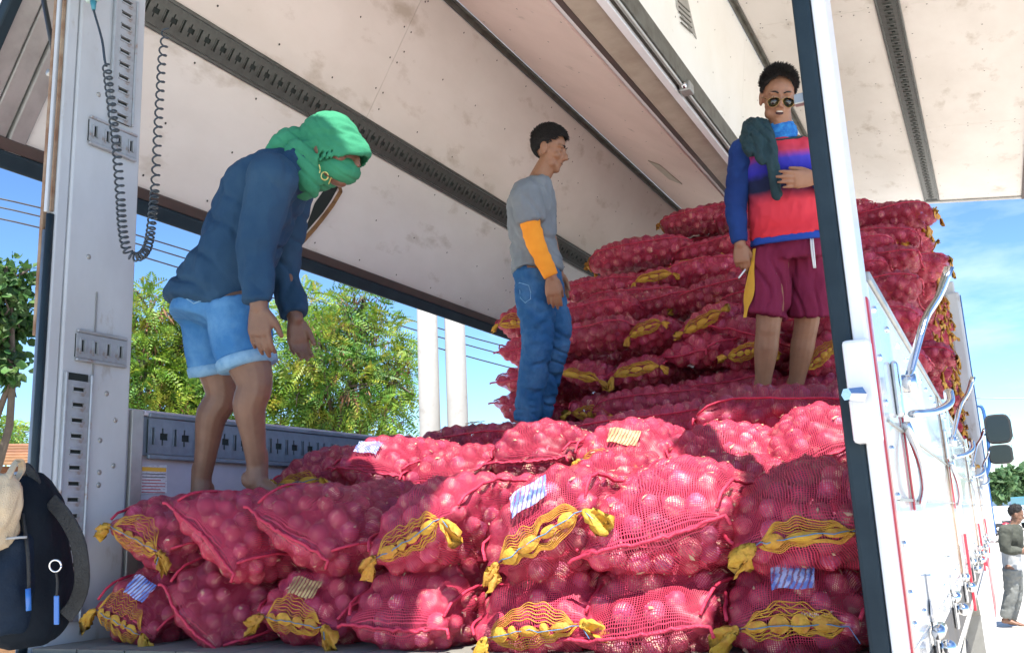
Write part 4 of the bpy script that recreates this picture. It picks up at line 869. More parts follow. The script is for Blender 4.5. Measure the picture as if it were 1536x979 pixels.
def foot(mb, ankle, D, U, size=1.):
    D = _n(D); U = _n(U); S = np.cross(D, U); a = np.asarray(ankle, float); z = size
    sect(mb, [(a - D*.055*z - U*.055*z, S*.022*z, U*.022*z), (a - D*.02*z - U*.05*z, S*.033*z, U*.036*z), (a + D*.06*z - U*.05*z, S*.036*z, U*.033*z), (a + D*.13*z - U*.066*z, S*.046*z, U*.019*z), (a + D*.185*z - U*.072*z, S*.040*z, U*.012*z)], 14, 14)
    limb(mb, [(a + U*.05*z, .036*z), (a - U*.04*z, .037*z)], 12, 6)
    for i, (o, l) in enumerate(((-.030, .036), (-.010, .034), (.007, .03), (.022, .026), (.034, .02))): p = a + D*.172*z + S*o*z - U*.074*z; limb(mb, [(p, .011*z), (p + D*l*z - U*.004*z, .0085*z)], 7, 4)
def head(mb, c, Fv, U, s=1., ears=True, mouth_open=0.):
    Fv = _n(Fv); U = _n(np.asarray(U) - Fv*np.dot(U, Fv)); X = np.cross(Fv, U); fr = np.stack([X, Fv, U])
    def E(p, r): mb.ball(np.asarray(c) + (np.array(p)*s) @ fr, np.array(r)*s, 18, 12, fr)
    E((0, -.012, .035), (.076, .095, .082)); E((0, .02, -.02), (.066, .066, .085)); E((0, .038, -.075), (.050, .042, .040)); E((0, .056, -.098), (.026, .026, .020))
    for q in (-1, 1):
        E((q*.040, .054, -.026), (.024, .026, .022)); E((q*.034, .070, .026), (.026, .016, .011)); E((q*.045, .03, -.07), (.018, .035, .028)); E((q*.013, .091, -.037), (.0095, .010, .008))
        E((q*.033, .071, .004), (.016, .012, .009))
        if ears: E((q*.079, -.008, -.006), (.010, .021, .034)); E((q*.083, -.016, .006), (.007, .018, .026))
    E((0, .082, .0), (.010, .014, .026)); E((0, .097, -.020), (.0115, .016, .020)); E((0, .106, -.031), (.012, .013, .010)); E((0, .075, .03), (.03, .012, .012))
    E((0, .079, -.050), (.026, .010, .008))
    E((0, .078, -.056), (.023, .0125, .0058)); E((0, .076, -.068-mouth_open), (.020, .0125, .007)); E((0, .062, -.082), (.03, .02, .014))
    return fr
def face_bits(root, c, fr, s=1., lids=.5, brows=True, mouth_open=0.):
    def w(p): return np.asarray(c) + (np.array(p)*s) @ fr
    for q in (-1, 1):
        b = MB(); b.ball(w((q*.032, .0712, .006)), np.array((.0105, .0092, .0042))*s, 12, 8, fr); e = b.build('eye', 'eyewhite', root, smooth=True)
        b = MB(); b.ball(w((q*.032+.001, .0785, .0055)), np.array((.0050, .0030, .0042))*s, 10, 6, fr); b.build('iris', 'iris', e, smooth=True)
        if brows:
            b = MB(); b.tube(spline([w((q*.012, .0865, .026)), w((q*.030, .0875, .0335)), w((q*.052, .073, .029))], 10), np.array([.0035, .0045, .005, .005, .005, .0048, .0045, .004, .003, .002])*s, 7, flat=.6); b.build('eyebrow', 'hair', root, smooth=True)
    b = MB(); b.ball(w((0, .086, -.0615-mouth_open*.5)), np.array((.020, .006, .0022+mouth_open*.7))*s, 12, 6, fr); m_ = b.build('mouth', 'mouth', root, smooth=True)
    if mouth_open: b = MB(); b.ball(w((0, .0885, -.0592)), np.array((.016, .005, .0032))*s, 12, 6, fr); b.build('teeth', 'teeth', m_, smooth=True)
def hair_cap(root, c, fr, s=1., seed=1, n=900, length=.03, front=.05, top=.012, sides=.0, flop=0., spike=0.):
    """scalp shell plus many short tapering locks"""
    rg = np.random.default_rng(seed); b = MB()
    def w(p): return np.asarray(c) + (np.array(p)*s) @ fr
    cc = np.array([0, -.014, .034]); rad = np.array([.0795, .0985, .087])
    def edge(x, y): # lowest z (relative) allowed for hair at this azimuth
        a = math.atan2(y, abs(x)+1e-6)          # +90 front, -90 back
        return np.interp(a, [-1.57, -.9, -.3, .1, .45, .8, 1.57], [-.082, -.078, -.040, -.012, .016, .046, front])
    K, Nn = 40, 18; V = []; F = []
    for i in range(Nn+1):
        for j in range(K):
            t = 2*math.pi*j/K; d0 = np.array([math.cos(t), math.sin(t)]); zmin = edge(*d0) + .014*max(0, d0[1]); ph_max = math.acos(np.clip((zmin-.0)/rad[2], -.98, .98)); ph = ph_max*i/Nn
            p = np.array([math.sin(ph)*d0[0], math.sin(ph)*d0[1], math.cos(ph)]); lift = 1 + top/.09*max(0, p[2])**1.2 - .16*(i == Nn) - .06*(i == Nn-1) - .01*(i == Nn-2); V.append(w(cc + p*rad*lift))
    for i in range(Nn):
        for j in range(K): F.append((i*K+j, (i+1)*K+j, (i+1)*K+(j+1) % K, i*K+(j+1) % K))
    b.add(V, F); h = b.build('hair', 'hair', root, smooth=True); b = MB()
    for _ in range(n):
        t = rg.uniform(0, 2*math.pi); zz = rg.uniform(-.9, 1); d0 = np.array([math.cos(t), math.sin(t)]); q = math.sqrt(max(0, 1-zz*zz)); p = np.array([d0[0]*q, d0[1]*q, zz])
        if zz*rad[2] < edge(*d0)+.001: continue
        base = cc + p*rad*(1 + top/.09*max(0, zz)**1.2 - .03); l = length*rg.uniform(.6, 1.1)*(.3 + .7*max(0, zz+.15)); fl_ = np.array([p[0]*.4, .55 + flop, -.1]); fl_ = fl_ - p*np.dot(fl_, p); dr = _n(p*(.25 + spike*max(0, zz)) + fl_*(1-spike*.5) - np.array([0, 0, .5])*(zz < .2) + rg.normal(0, .09, 3))
        a = _n(np.cross(dr, [.2, .9, .4])); bb = np.cross(dr, a); r = .0022*rg.uniform(.6, 1.3); mid = base + dr*l*.55 + p*.002; tip = base + dr*l + np.array([0, 0, -.12*l])
        ang = np.arange(4)*math.pi/2; ring0 = [w(base + r*(math.cos(x)*a + math.sin(x)*bb)) for x in ang]; ring1 = [w(mid + r*.8*(math.cos(x)*a + math.sin(x)*bb)) for x in ang]
        b.add([*ring0, *ring1, w(tip)], [(i, (i+1) % 4, 4+(i+1) % 4, 4+i) for i in range(4)] + [(4+i, 4+(i+1) % 4, 8) for i in range(4)])
    b.build('hair_locks', 'hair', h)
def garment(root, mb, name, mt, voxel=.007, smooth=6, amp=.006, wsc=9., wdir=(1, 1, 1), seed=0., fold=.5, pleat=None):
    me = to_remesh(mb, voxel, smooth, name, amp, wsc, wdir, seed, fold, pleat); return link(name, me, mt, root)
UPW = np.array([0, 0, 1.])

# ---------------- stooping man with the green head cloth
d = 3.05
P1 = thing('person', 'stooping barefoot man in green head cloth, navy long-sleeved shirt and denim shorts', 'person', at(345, 740, d))
Fb = _n(CR*.93 + CF*.30); lf = _n(np.cross(UPW, Fb))      # body heading; lf points to his left (away from the camera)
pel = at(330, 436, d); chest = at(398, 285, d-.02); neck = at(455, 240, d-.02); hc = at(500, 226, d-.04)
hf = _n(CR*.86 - CF*.34 + CD*.22); hu = _n(-CD*.95 + CR*.28)
Ra = [at(408, 268, d-.20), at(384, 372, d-.24), at(388, 458, d-.27)]     # near (right) arm
La = [at(436, 285, d+.17), at(425, 395, d+.18), at(443, 478, d+.10)]
Rl = [at(354, 468, d-.09), at(378, 575, d-.13), at(386, 703, d-.10)]
Ll = [at(314, 468, d+.11), at(330, 590, d+.10), at(302, 723, d+.10)]
b = MB(); sp_ = _n(chest-pel); fr_ = _n(np.cross(lf, sp_)); fr_ = fr_ if np.dot(fr_, CD) > -2 else -fr_
sect(b, [(pel - sp_*.06, lf*.115, fr_*.085), (pel + sp_*.05, lf*.135, fr_*.09), (pel*.55+chest*.45, lf*.125, fr_*.085), (chest, lf*.145, fr_*.10), (chest*.35+neck*.65, lf*.11, fr_*.075), (neck, lf*.06, fr_*.06)])
limb(b, [(neck, .055), (hc, .05)], 14, 8)
for A in (Ra, La): limb(b, [(A[0], .050), (A[0]*.5+A[1]*.5, .040), (A[1], .034), (A[1]*.6+A[2]*.4, .033), (A[2], .027)])
for Lg, dd in ((Rl, 1), (Ll, 1)): limb(b, [(Lg[0], .088), (Lg[0]*.5+Lg[1]*.5, .077), (Lg[1]+Fb*.008, .056), (Lg[1]*.75+Lg[2]*.25-Fb*.012, .053), (Lg[1]*.4+Lg[2]*.6-Fb*.006, .039), (Lg[2], .030)])
foot(b, Rl[2], _n(CR*.75 - CF*.25 + CD*.30), UPW, .95); foot(b, Ll[2], _n(-CR*.35 - CF*.55 + CD*.32), UPW, .95)
hand(b, Ra[2], _n(CD + CR*.03), _n(CR*.9 - CF*.3), CF, .98, .22, .05, .5); hand(b, La[2], _n(CD*.95 + CR*.12), _n(CR*.8 + CF*.5), -CF, .95, .30, .03, .3)
fr = head(b, hc, hf, hu, .95)
link('body', to_remesh(b, .0048, 3), 'skin1', P1); face_bits(P1, hc, fr, .95)
b = MB(); sect(b, [(pel - sp_*.085, lf*.178, fr_*.150), (pel + sp_*.05, lf*.165, fr_*.132), (pel*.6+chest*.4, lf*.155, fr_*.118), (chest - sp_*.02, lf*.175, fr_*.125), (chest*.35+neck*.65, lf*.14, fr_*.095), (neck, lf*.072, fr_*.072)])
for A in (Ra, La): e = A[2] - (A[2]-A[1])*.08; limb(b, [(A[0] - (A[1]-A[0])*.1, .068), (A[0]*.5+A[1]*.5, .060), (A[1], .052), (A[1]*.5+e*.5, .048), (e, .042)], ends=False); b.ball(A[0], .074, 12, 8)
garment(P1, b, 'long_sleeve_shirt', 'navy', .006, 5, .013, 8, (1, 1, .6), 3, .7, (_n(sp_ + .5*fr_), 30, 1.1))
b = MB(); sect(b, [(pel + sp_*.08, lf*.145, fr_*.105), (pel + sp_*.02, lf*.15, fr_*.115), (pel - sp_*.02, lf*.155, fr_*.122), (pel - sp_*.13, lf*.155, fr_*.118)])
for Lg in (Rl, Ll): e = Lg[0]*.25 + Lg[1]*.75; limb(b, [(Lg[0] + UPW*.03, .097), (Lg[0]*.6+Lg[1]*.4, .094), (e, .086)], ends=False)
sh = garment(P1, b, 'denim_shorts', 'denim', .007, 4, .006, 10, (1, 1, 1), 5, .8)
for Lg in (Rl, Ll):
    e = Lg[0]*.25 + Lg[1]*.75; ax = _n(Lg[1]-Lg[0]); q = MB(); q.loft([r for r in tube_rings([e - ax*.03, e - ax*.024, e + ax*.004, e + ax*.008, e + ax*.004], [.091, .096, .0935, .088, .079], 24)], False); q.build('rolled_hem', 'denim_cuff', sh, smooth=True)
# green cloth wound over head, neck and shoulders
b = MB(); s = .95
def hw(p): return hc + (np.array(p)*s) @ fr
b.ball(hw((0, -.022, .030)), np.array((.094, .112, .098))*s, 20, 14, fr); b.ball(hw((0, .032, -.058)), np.array((.070, .083, .050))*s, 18, 12, fr); b.ball(hw((0, -.035, -.055)), np.array((.076, .082, .07))*s, 18, 12, fr)
limb(b, [(hw((0, -.02, -.075)), .066), (neck + UPW*.015, .078), (neck - sp_*.05, .092)], 16, 10)
bw = MB()
rings = []
for q in np.linspace(0, 1, 8):
    rr = []
    for t in np.linspace(-1.5, 1.5, 15): rr.append(hw((math.sin(t)*(.092-.004*q), -.01 + math.cos(t)*(.10 + .052*q), .066 - .02*q - .030*q*q - .030*abs(t)**1.6*q - .008*abs(t))))
    for t in np.linspace(1.5, -1.5, 15): rr.append(hw((math.sin(t)*(.088-.004*q), -.01 + math.cos(t)*(.094 + .052*q), .052 - .02*q - .030*q*q - .030*abs(t)**1.6*q - .008*abs(t))))
    rings.append(rr)
b.loft(rings)
bk = [hw((.02, -.10, -.03)), at(440, 214, d-.05), at(420, 218, d-.08), at(404, 226, d-.10)]
limb(b, [(bk[0], .055), (bk[1], .052), (bk[2], .036), (bk[3], .012)], 12, 12)
sc_ = at(466, 275, d-.10); limb(b, [(at(450, 232, d-.10), .05), (sc_, .042), (at(471, 290, d-.09), .012)], 12, 10)
gc = garment(P1, b, 'head_cloth', 'green', .005, 2, .0055, 14, (.7, .7, 1.5), 8, .5, (_n(hu*.9 + hf*.45), 85, 1.0))
from mathutils.bvhtree import BVHTree
def on_mesh(o, pts, off=.001):
    me = o.data; t = BVHTree.FromPolygons([v.co for v in me.vertices], [tuple(p.vertices) for p in me.polygons]); out = []
    for px, py in pts:
        h = t.ray_cast(Vector(CAM), Vector(ray(px, py)))
        if h[0] is not None: out.append(np.array(h[0]) + np.array(h[1])*off)
    return out
def ring_print(cx, cy, rx, ry, dd, a0=0, a1=2*math.pi, th=.0035):
    p_ = on_mesh(gc, [(cx + rx*math.cos(t), cy + ry*math.sin(t)) for t in np.linspace(a0, a1, 18)], .0); q = MB(); q.tube(p_, th, 5); return q.build('cloth_print', 'print', gc)
dd = d-.135
pk = [(277, 414), (290, 418), (303, 422), (313, 425), (311, 438), (306, 450), (298, 452), (291, 455), (282, 449), (275, 443), (276, 428), (277, 414)]
q = MB(); q.tube(on_mesh(sh, pk, .0012), .0022, 5); q.build('back_pocket', 'denim_cuff', sh)
ring_print(487, 264, 5.5, 6.0, dd, th=.0022); ring_print(476, 254, 4, 8, dd+.004, -1.0, .8, .002)
q = MB(); q.tube(on_mesh(gc, ((493, 276), (495, 271), (497, 266), (499, 270), (500, 274)), 0), .002, 5); q.build('cloth_print', 'print', gc)

# ---------------- man in grey shirt and jeans
d = 5.0
P2 = thing('person', 'man in grey t-shirt with orange arm sleeve and blue jeans, standing in profile', 'person', at(800, 640, d))
Fb = _n(CR*.96 - CF*.05); lf = _n(np.cross(UPW, Fb)); fr_ = Fb
pel = at(806, 405, d); waist = at(800, 370, d); chest = at(797, 310, d); neck = at(806, 268, d); hc = at(824, 226, d)
hf = _n(CR*.90 - CF*.28 + CD*.20); hu = _n(-CD + CR*.14)
Ra = [at(788, 294, d-.19), at(802, 362, d-.22), at(827, 415, d-.23)]; La = [at(806, 296, d+.18), at(825, 360, d+.16), at(838, 410, d+.10)]
Rl = [at(802, 415, d-.09), at(806, 515, d-.10), at(790, 622, d-.04)]; Ll = [at(812, 415, d+.09), at(834, 500, d+.05), at(806, 618, d+.10)]
b = MB(); sect(b, [(pel - UPW*.06, lf*.125, fr_*.085), (pel + UPW*.03, lf*.13, fr_*.085), (waist, lf*.13, fr_*.08), (chest, lf*.165, fr_*.105), (chest*.35+neck*.65, lf*.13, fr_*.075), (neck, lf*.055, fr_*.055)])
limb(b, [(neck - UPW*.02, .056), (hc - UPW*.05, .052)], 14, 8)
for A in (Ra, La): limb(b, [(A[0], .055), (A[0]*.5+A[1]*.5, .046), (A[1], .039), (A[1]*.6+A[2]*.4, .037), (A[2], .027)])
for Lg in (Rl, Ll): limb(b, [(Lg[0], .09), (Lg[1], .058), (Lg[1]*.7+Lg[2]*.3, .055), (Lg[2], .036)]); foot(b, Lg[2] - UPW*.0, _n(CR*.8 - CF*.35 + CD*.12), UPW, .98)
hand(b, Ra[2], _n(CD + CR*.12), _n(CR*.95 - CF*.1), CF, 1.05, .22, .02, .25); hand(b, La[2], _n(CD + CR*.15), _n(CR*.9), -CF, 1.0, .3, .02, .25)
fr = head(b, hc, hf, hu, .97)
link('body', to_remesh(b, .005, 3), 'skin2', P2); face_bits(P2, hc, fr, .97); hair_cap(P2, hc, fr, .97, 4, 6000, .034, .050, .024, flop=.3, spike=.1)
b = MB(); q = pel + UPW*.02
sect(b, [(q - UPW*.035, lf*.178, fr_*.135), (q + UPW*.04, lf*.172, fr_*.13), (waist, lf*.165, fr_*.118), (chest, lf*.188, fr_*.13), (chest*.4+neck*.6, lf*.155, fr_*.095), (neck - UPW*.01, lf*.075, fr_*.068)])
for A in (Ra, La): e = A[0]*.42 + A[1]*.58; limb(b, [(A[0] - (A[1]-A[0])*.12, .075), (A[0]*.7+A[1]*.3, .077), (e, .070)], ends=False); b.ball(A[0], .08, 12, 8)
garment(P2, b, 't_shirt', 'grey_tee', .007, 5, .013, 8, (1, 1, .6), 11, .6, (_n(UPW*.8 + CR*.5), 30, 1.0))
b = MB(); limb(b, [(Ra[0]*.5+Ra[1]*.5, .056), (Ra[1], .050), (Ra[1]*.5+Ra[2]*.5, .046), (Ra[2] - (Ra[2]-Ra[1])*.06, .036)], ends=False); asl = garment(P2, b, 'arm_sleeve', 'orange', .006, 4, .004, 12, (1, 1, 1), 2, .8)
ax = _n(Ra[2]-Ra[1]); q = MB(); q.loft(tube_rings([Ra[2] - ax*.045, Ra[2] - ax*.042, Ra[2] - ax*.005, Ra[2] - ax*.002], [.036, .042, .039, .034], 18), True); q.build('sleeve_cuff', 'orange', asl, smooth=True)
b = MB(); sect(b, [(pel + UPW*.045, lf*.142, fr_*.098), (pel - UPW*.02, lf*.160, fr_*.120), (pel - UPW*.12, lf*.16, fr_*.12)])
for Lg in (Rl, Ll): e = Lg[2] - UPW*.03; limb(b, [(Lg[0] + UPW*.03, .108), (Lg[0]*.5+Lg[1]*.5, .097), (Lg[1], .078), (Lg[1]*.5+e*.5, .072), (e, .066)], ends=False)
jn = garment(P2, b, 'jeans', 'jeans', .007, 4, .013, 8, (1, 1, 1.5), 6, .6, (_n(UPW + .35*CR), 34, 1.1))
b = MB(); sect(b, [(pel + UPW*.03, lf*.165, fr_*.118), (pel + UPW*.06, lf*.162, fr_*.115)], n=4); b.build('waistband', 'white_cloth', P2, smooth=True)
pc = on_mesh(jn, [(779, 424), (786, 426), (793, 428), (796, 438), (796, 448), (788, 454), (781, 447), (780, 436), (779, 424)], .001); q = MB(); q.tube(pc, .0025, 5); q.build('back_pocket', 'denim_cuff', jn)

# ---------------- man with sunglasses
d = 4.6
P3 = thing('person', 'man in sunglasses, red and blue jersey and maroon shorts holding a cigarette', 'person', at(1165, 610, d))
Fb = _n(-CF*.94 - CR*.25); lf = _n(np.cross(UPW, Fb)); fr_ = Fb
pel = at(1186, 372, d); waist = at(1181, 330, d); chest = at(1172, 252, d); neck = at(1172, 202, d); hc = at(1167, 148, d-.02)
hf = _n(-CF*.93 - CR*.12 + CD*.24); hu = _n(-CD*.97 + CR*.02 - CF*.22)
Ra = [at(1116, 226, d+.02), at(1103, 306, d+.02), at(1110, 366, d-.03)]; La = [at(1232, 222, d), at(1262, 290, d-.06), at(1222, 268, d-.24)]
Rl = [at(1160, 392, d), at(1153, 482, d-.03), at(1143, 590, d+.03)]; Ll = [at(1214, 392, d), at(1210, 482, d+.02), at(1192, 588, d+.10)]
b = MB(); sect(b, [(pel - UPW*.05, lf*.125, fr_*.08), (pel, lf*.138, fr_*.088), (waist, lf*.138, fr_*.09), (chest, lf*.175, fr_*.11), (chest*.35+neck*.65, lf*.14, fr_*.08), (neck, lf*.058, fr_*.058)])
limb(b, [(neck - UPW*.02, .058), (hc - UPW*.05, .054)], 14, 8)
for A in (Ra, La): limb(b, [(A[0], .057), (A[0]*.5+A[1]*.5, .048), (A[1], .041), (A[1]*.6+A[2]*.4, .038), (A[2], .028)])
for Lg in (Rl, Ll): limb(b, [(Lg[0], .080), (Lg[0]*.5+Lg[1]*.5, .078), (Lg[1], .060), (Lg[1]*.8+Lg[2]*.2, .058), (Lg[1]*.62+Lg[2]*.38, .060), (Lg[1]*.25+Lg[2]*.75, .042), (Lg[2], .037)]); foot(b, Lg[2], _n(-CF*.8 - CR*.3 + CD*.2), UPW, 1.0)
hand(b, Ra[2], _n(CD + CR*.12), _n(CR*.9 - CF*.35), _n(CR*.4 + CF*.6), 1.0, .42, .02, .35, (.9, .7, 1.1, 1.3)); hand(b, La[2], _n(-CR + CD*.05 - CF*.1), _n(-CD*.9 - CF*.2), CF, 1.08, .16, .06, .35)
fr = head(b, hc, hf, hu, 1.0, True, .010)
link('body', to_remesh(b, .005, 3), 'skin3', P3); face_bits(P3, hc, fr, 1.0, mouth_open=.010); hair_cap(P3, hc, fr, 1.0, 9, 6000, .036, .060, .028, flop=0., spike=1.1)
# sunglasses
sg = thing('sunglasses', 'gold-rimmed dark aviator sunglasses low on the nose of the man in maroon shorts', 'sunglasses', hc + .09*fr[1])
def gw(p): return hc + np.array(p) @ fr
for q in (-1, 1):
    sh_ = [(q*(.035 + .029*math.cos(t)*(1 if math.sin(t) > 0 else .9)), .106 - .10*(.036+.0*q)*0 - .35*(abs(.036+.027*math.cos(t)*q*q))**1.6, -.012 + (.018 if math.sin(t) > 0 else .027)*math.sin(t) - .004*math.cos(t)) for t in np.arange(20)*2*math.pi/20]
    pts = [gw(p) for p in sh_]; m_ = MB(); ctr = np.mean(pts, 0); m_.add([ctr + fr[1]*.003, *pts, ctr - fr[1]*.001], [(0, 1+i, 1+(i+1) % 20) for i in range(20)] + [(21, 1+(i+1) % 20, 1+i) for i in range(20)]); m_.build('lens', 'lens', sg, smooth=True)
    m_ = MB(); m_.tube(pts + [pts[0]], .0009, 6); m_.build('rim', 'goldrim', sg, smooth=True)
    m_ = MB(); m_.tube(spline([gw((q*.062, .094, -.004)), gw((q*.074, .07, .0)), gw((q*.080, .0, .004)), gw((q*.079, -.02, -.005))], 10), .0018, 5); m_.build('temple', 'goldrim', sg, smooth=True)
m_ = MB(); m_.tube(spline([gw((-.012, .106, -.006)), gw((0, .110, -.002)), gw((.012, .106, -.006))], 8), .0016, 5); m_.build('bridge', 'goldrim', sg, smooth=True)
zt = neck[2] - .02; zb = waist[2] - .06
M['jersey'] = jersey_mat(zb, zt)
b = MB(); sect(b, [(waist - UPW*.085, lf*.186, fr_*.135), (waist, lf*.176, fr_*.126), (chest, lf*.186, fr_*.126), (chest*.4+neck*.6, lf*.155, fr_*.094), (neck - UPW*.035, lf*.10, fr_*.085)])
for A in (Ra, La): b.ball(A[0]*.85 + chest*.15, .072, 12, 8)
jm = to_remesh(b, .007, 5, 'jersey', .010, 9, (1, 1, .6), 21, .8); link('jersey', jm, M['jersey'], P3)
q = MB(); nb_ = neck - UPW*.028; q.tube([nb_ + .098*math.cos(t)*lf + .088*math.sin(t)*fr_ - UPW*.016*max(0, math.sin(t)) for t in np.linspace(0, 2*math.pi, 28)], .006, 6); q.build('jersey_collar', 'dark_cloth', P3, smooth=True)
for A, e_ in ((Ra, .04), (La, .16)):
    b = MB(); e = A[2] - (A[2]-A[1])*e_; limb(b, [(A[0] + (chest-A[0])*.1, .070), (A[0], .071), (A[0]*.5+A[1]*.5, .059), (A[1], .051), (A[1]*.5+e*.5, .046), (e, .039)], ends=False); b.ball(A[0], .072, 12, 8)
    garment(P3, b, 'sleeve', 'sleeve_navy', .007, 4, .009, 10, (1, 1, .7), 31, .6, (_n(UPW + .4*CR), 38, .5))
b = MB(); sect(b, [(neck - UPW*.035, lf*.082, fr_*.082), (neck + UPW*.0, lf*.078, fr_*.078), (neck + UPW*.035, lf*.072, fr_*.080), (neck + UPW*.055, lf*.068, fr_*.080)]); garment(P3, b, 'neck_gaiter', 'gaiter', .005, 3, .007, 26, (.4, .4, 1.2), 4, .4, (UPW, 130, .8))
b = MB(); limb(b, [(at(1128, 190, d+.10), .045), (at(1128, 200, d-.03), .040), (at(1137, 214, d-.13), .030), (at(1143, 240, d-.155), .022), (at(1150, 236, d-.145), .014)], 12, 16); limb(b, [(at(1140, 190, d-.02), .045), (at(1152, 215, d-.13), .034), (at(1160, 250, d-.16), .026), (at(1166, 292, d-.17), .022)], 12, 16)
limb(b, [(at(1120, 204, d+.08), .03), (at(1121, 210, d-.02), .034), (at(1126, 226, d-.13), .028)], 12, 10)
jk = to_remesh(b, .006, 3, 'draped_jacket', .009, 20, (1.2, 1.2, .4), 15, .6, (_n(CR + UPW*.3), 70, 1.2)); tag(link('draped_jacket', jk, 'dark_cloth'), 'dark slate jacket slung over the shoulder of the man in sunglasses', 'jacket')
b = MB(); sect(b, [(pel + UPW*.075, lf*.165, fr_*.115), (pel, lf*.176, fr_*.13), (pel - UPW*.055, lf*.165, fr_*.12)])
for Lg, sx in ((Rl, -1), (Ll, 1)): e = Lg[0]*.10 + Lg[1]*.90; of = lf*(.022*sx); limb(b, [(Lg[0] + UPW*.05, .100), (Lg[0]*.5+Lg[1]*.5 + of*.6, .104), (e + of, .108)], ends=False)
ms = garment(P3, b, 'sports_shorts', 'maroon', .007, 4, .013, 9, (1.3, 1.3, .35), 17, .6, (_n(CR + UPW*.15), 40, 1.0))
b = MB(); rows = []; e = Rl[0]*.10 + Rl[1]*.90; of = -lf*.022
for q in np.linspace(0, 1, 14):
    c_ = (Rl[0] + UPW*.07)*(1-q) + (e + of)*q; rad = .112 + .012*q; w_ = .10 + .22*math.sin(math.pi*min(1, q*1.15)**2.2)
    rows.append([c_ + rad*(math.cos(t)*(-lf) + math.sin(t)*fr_) for t in np.linspace(.72-w_, .72+w_, 5)])
V = [p for r in rows for p in r]; b.add(V, [(i*5+j, i*5+j+1, (i+1)*5+j+1, (i+1)*5+j) for i in range(13) for j in range(4)]); b.build('side_stripe', 'gold', ms, smooth=True)
for x1, x2 in ((1216, 1222), (1219, 1224)):
    b = MB(); b.tube(spline([at(x1, 358, d-.150), at(x1+2, 380, d-.172), at(x2-1, 402, d-.178)], 10), .0045, 6); b.build('drawstring', 'white_cloth', ms, smooth=True)
b = MB(); sect(b, [(waist - UPW*.115, lf*.188, fr_*.136), (waist - UPW*.08, lf*.186, fr_*.134)], n=4); M['blue_hem'] = cloth('blue undershirt', (.02, .06, .30), (.02, .07, .36)); b.build('undershirt_hem', 'blue_hem', P3, smooth=True)
cg = MB(); a = at(1118, 404, d-.09); cg.tube([a, at(1108, 417, d-.11)], .0042, 8); c_ = cg.build('cigarette', 'white_cloth', smooth=True); tag(c_, 'white cigarette held between the fingers of the man in sunglasses', 'cigarette')

# ---------------- man standing on the ground beside the truck
d = 12.9
P4 = thing('person', 'man in dark olive top and grey trousers standing on the ground beside the truck', 'person', at(1522, 935, d))
Fb = _n(CR*.85 - CF*.4); lf = _n(np.cross(UPW, Fb)); fr_ = Fb; neck = at(1520, 786, d); hc = at(1524, 771, d); chest = at(1517, 806, d); waist = at(1518, 836, d); pel = at(1518, 850, d)
b = MB(); sect(b, [(pel - UPW*.06, lf*.14, fr_*.10), (waist, lf*.135, fr_*.09), (chest, lf*.165, fr_*.11), (neck, lf*.06, fr_*.06)]); limb(b, [(neck - UPW*.03, .056), (hc, .05)])
Ra = [at(1509, 797, d-.2), at(1509, 822, d-.24), at(1532, 826, d-.28)]; La = [at(1524, 797, d+.19), at(1530, 822, d+.2), at(1545, 824, d)]; Rl = [at(1516, 852, d-.08), at(1516, 890, d-.08), at(1508, 925, d-.05)]; Ll = [at(1520, 852, d+.09), at(1524, 888, d+.1), at(1516, 927, d+.1)]
for A in (Ra, La): limb(b, [(A[0], .055), (A[1], .042), (A[2], .03)]); hand(b, A[2], _n(CR), -CD, CF, 1, .3)
for Lg in (Rl, Ll): limb(b, [(Lg[0], .085), (Lg[1], .058), (Lg[2], .038)]); foot(b, Lg[2], Fb, UPW)
fr = head(b, hc, _n(CR*.9 - CF*.35 + CD*.2), -CD); link('body', to_remesh(b, .009, 2), 'skin4', P4); face_bits(P4, hc, fr); hair_cap(P4, hc, fr, 1., 3, 500, .04, .055, .02)
b = MB(); sect(b, [(waist + UPW*.07, lf*.18, fr_*.135), (chest, lf*.205, fr_*.15), (chest*.3+neck*.7, lf*.15, fr_*.11), (neck, lf*.07, fr_*.07)])
for A in (Ra, La): limb(b, [(A[0], .09), (A[1], .065), (A[2], .05)], ends=False); b.ball(A[0], .095, 12, 8)
garment(P4, b, 'olive_shirt', 'olive', .011, 4, .012, 8)
b = MB(); sect(b, [(pel - UPW*.03, lf*.165, fr_*.122), (waist + UPW*.09, lf*.162, fr_*.118)]); garment(P4, b, 'shirt_tail', 'ash', .011, 3, .01, 8)
b = MB(); sect(b, [(pel + UPW*.02, lf*.155, fr_*.115), (pel - UPW*.12, lf*.16, fr_*.12)])
for Lg in (Rl, Ll): limb(b, [(Lg[0], .105), (Lg[1], .085), (Lg[2], .072)], ends=False)
garment(P4, b, 'trousers', 'grey_pants', .011, 4, .014, 8)
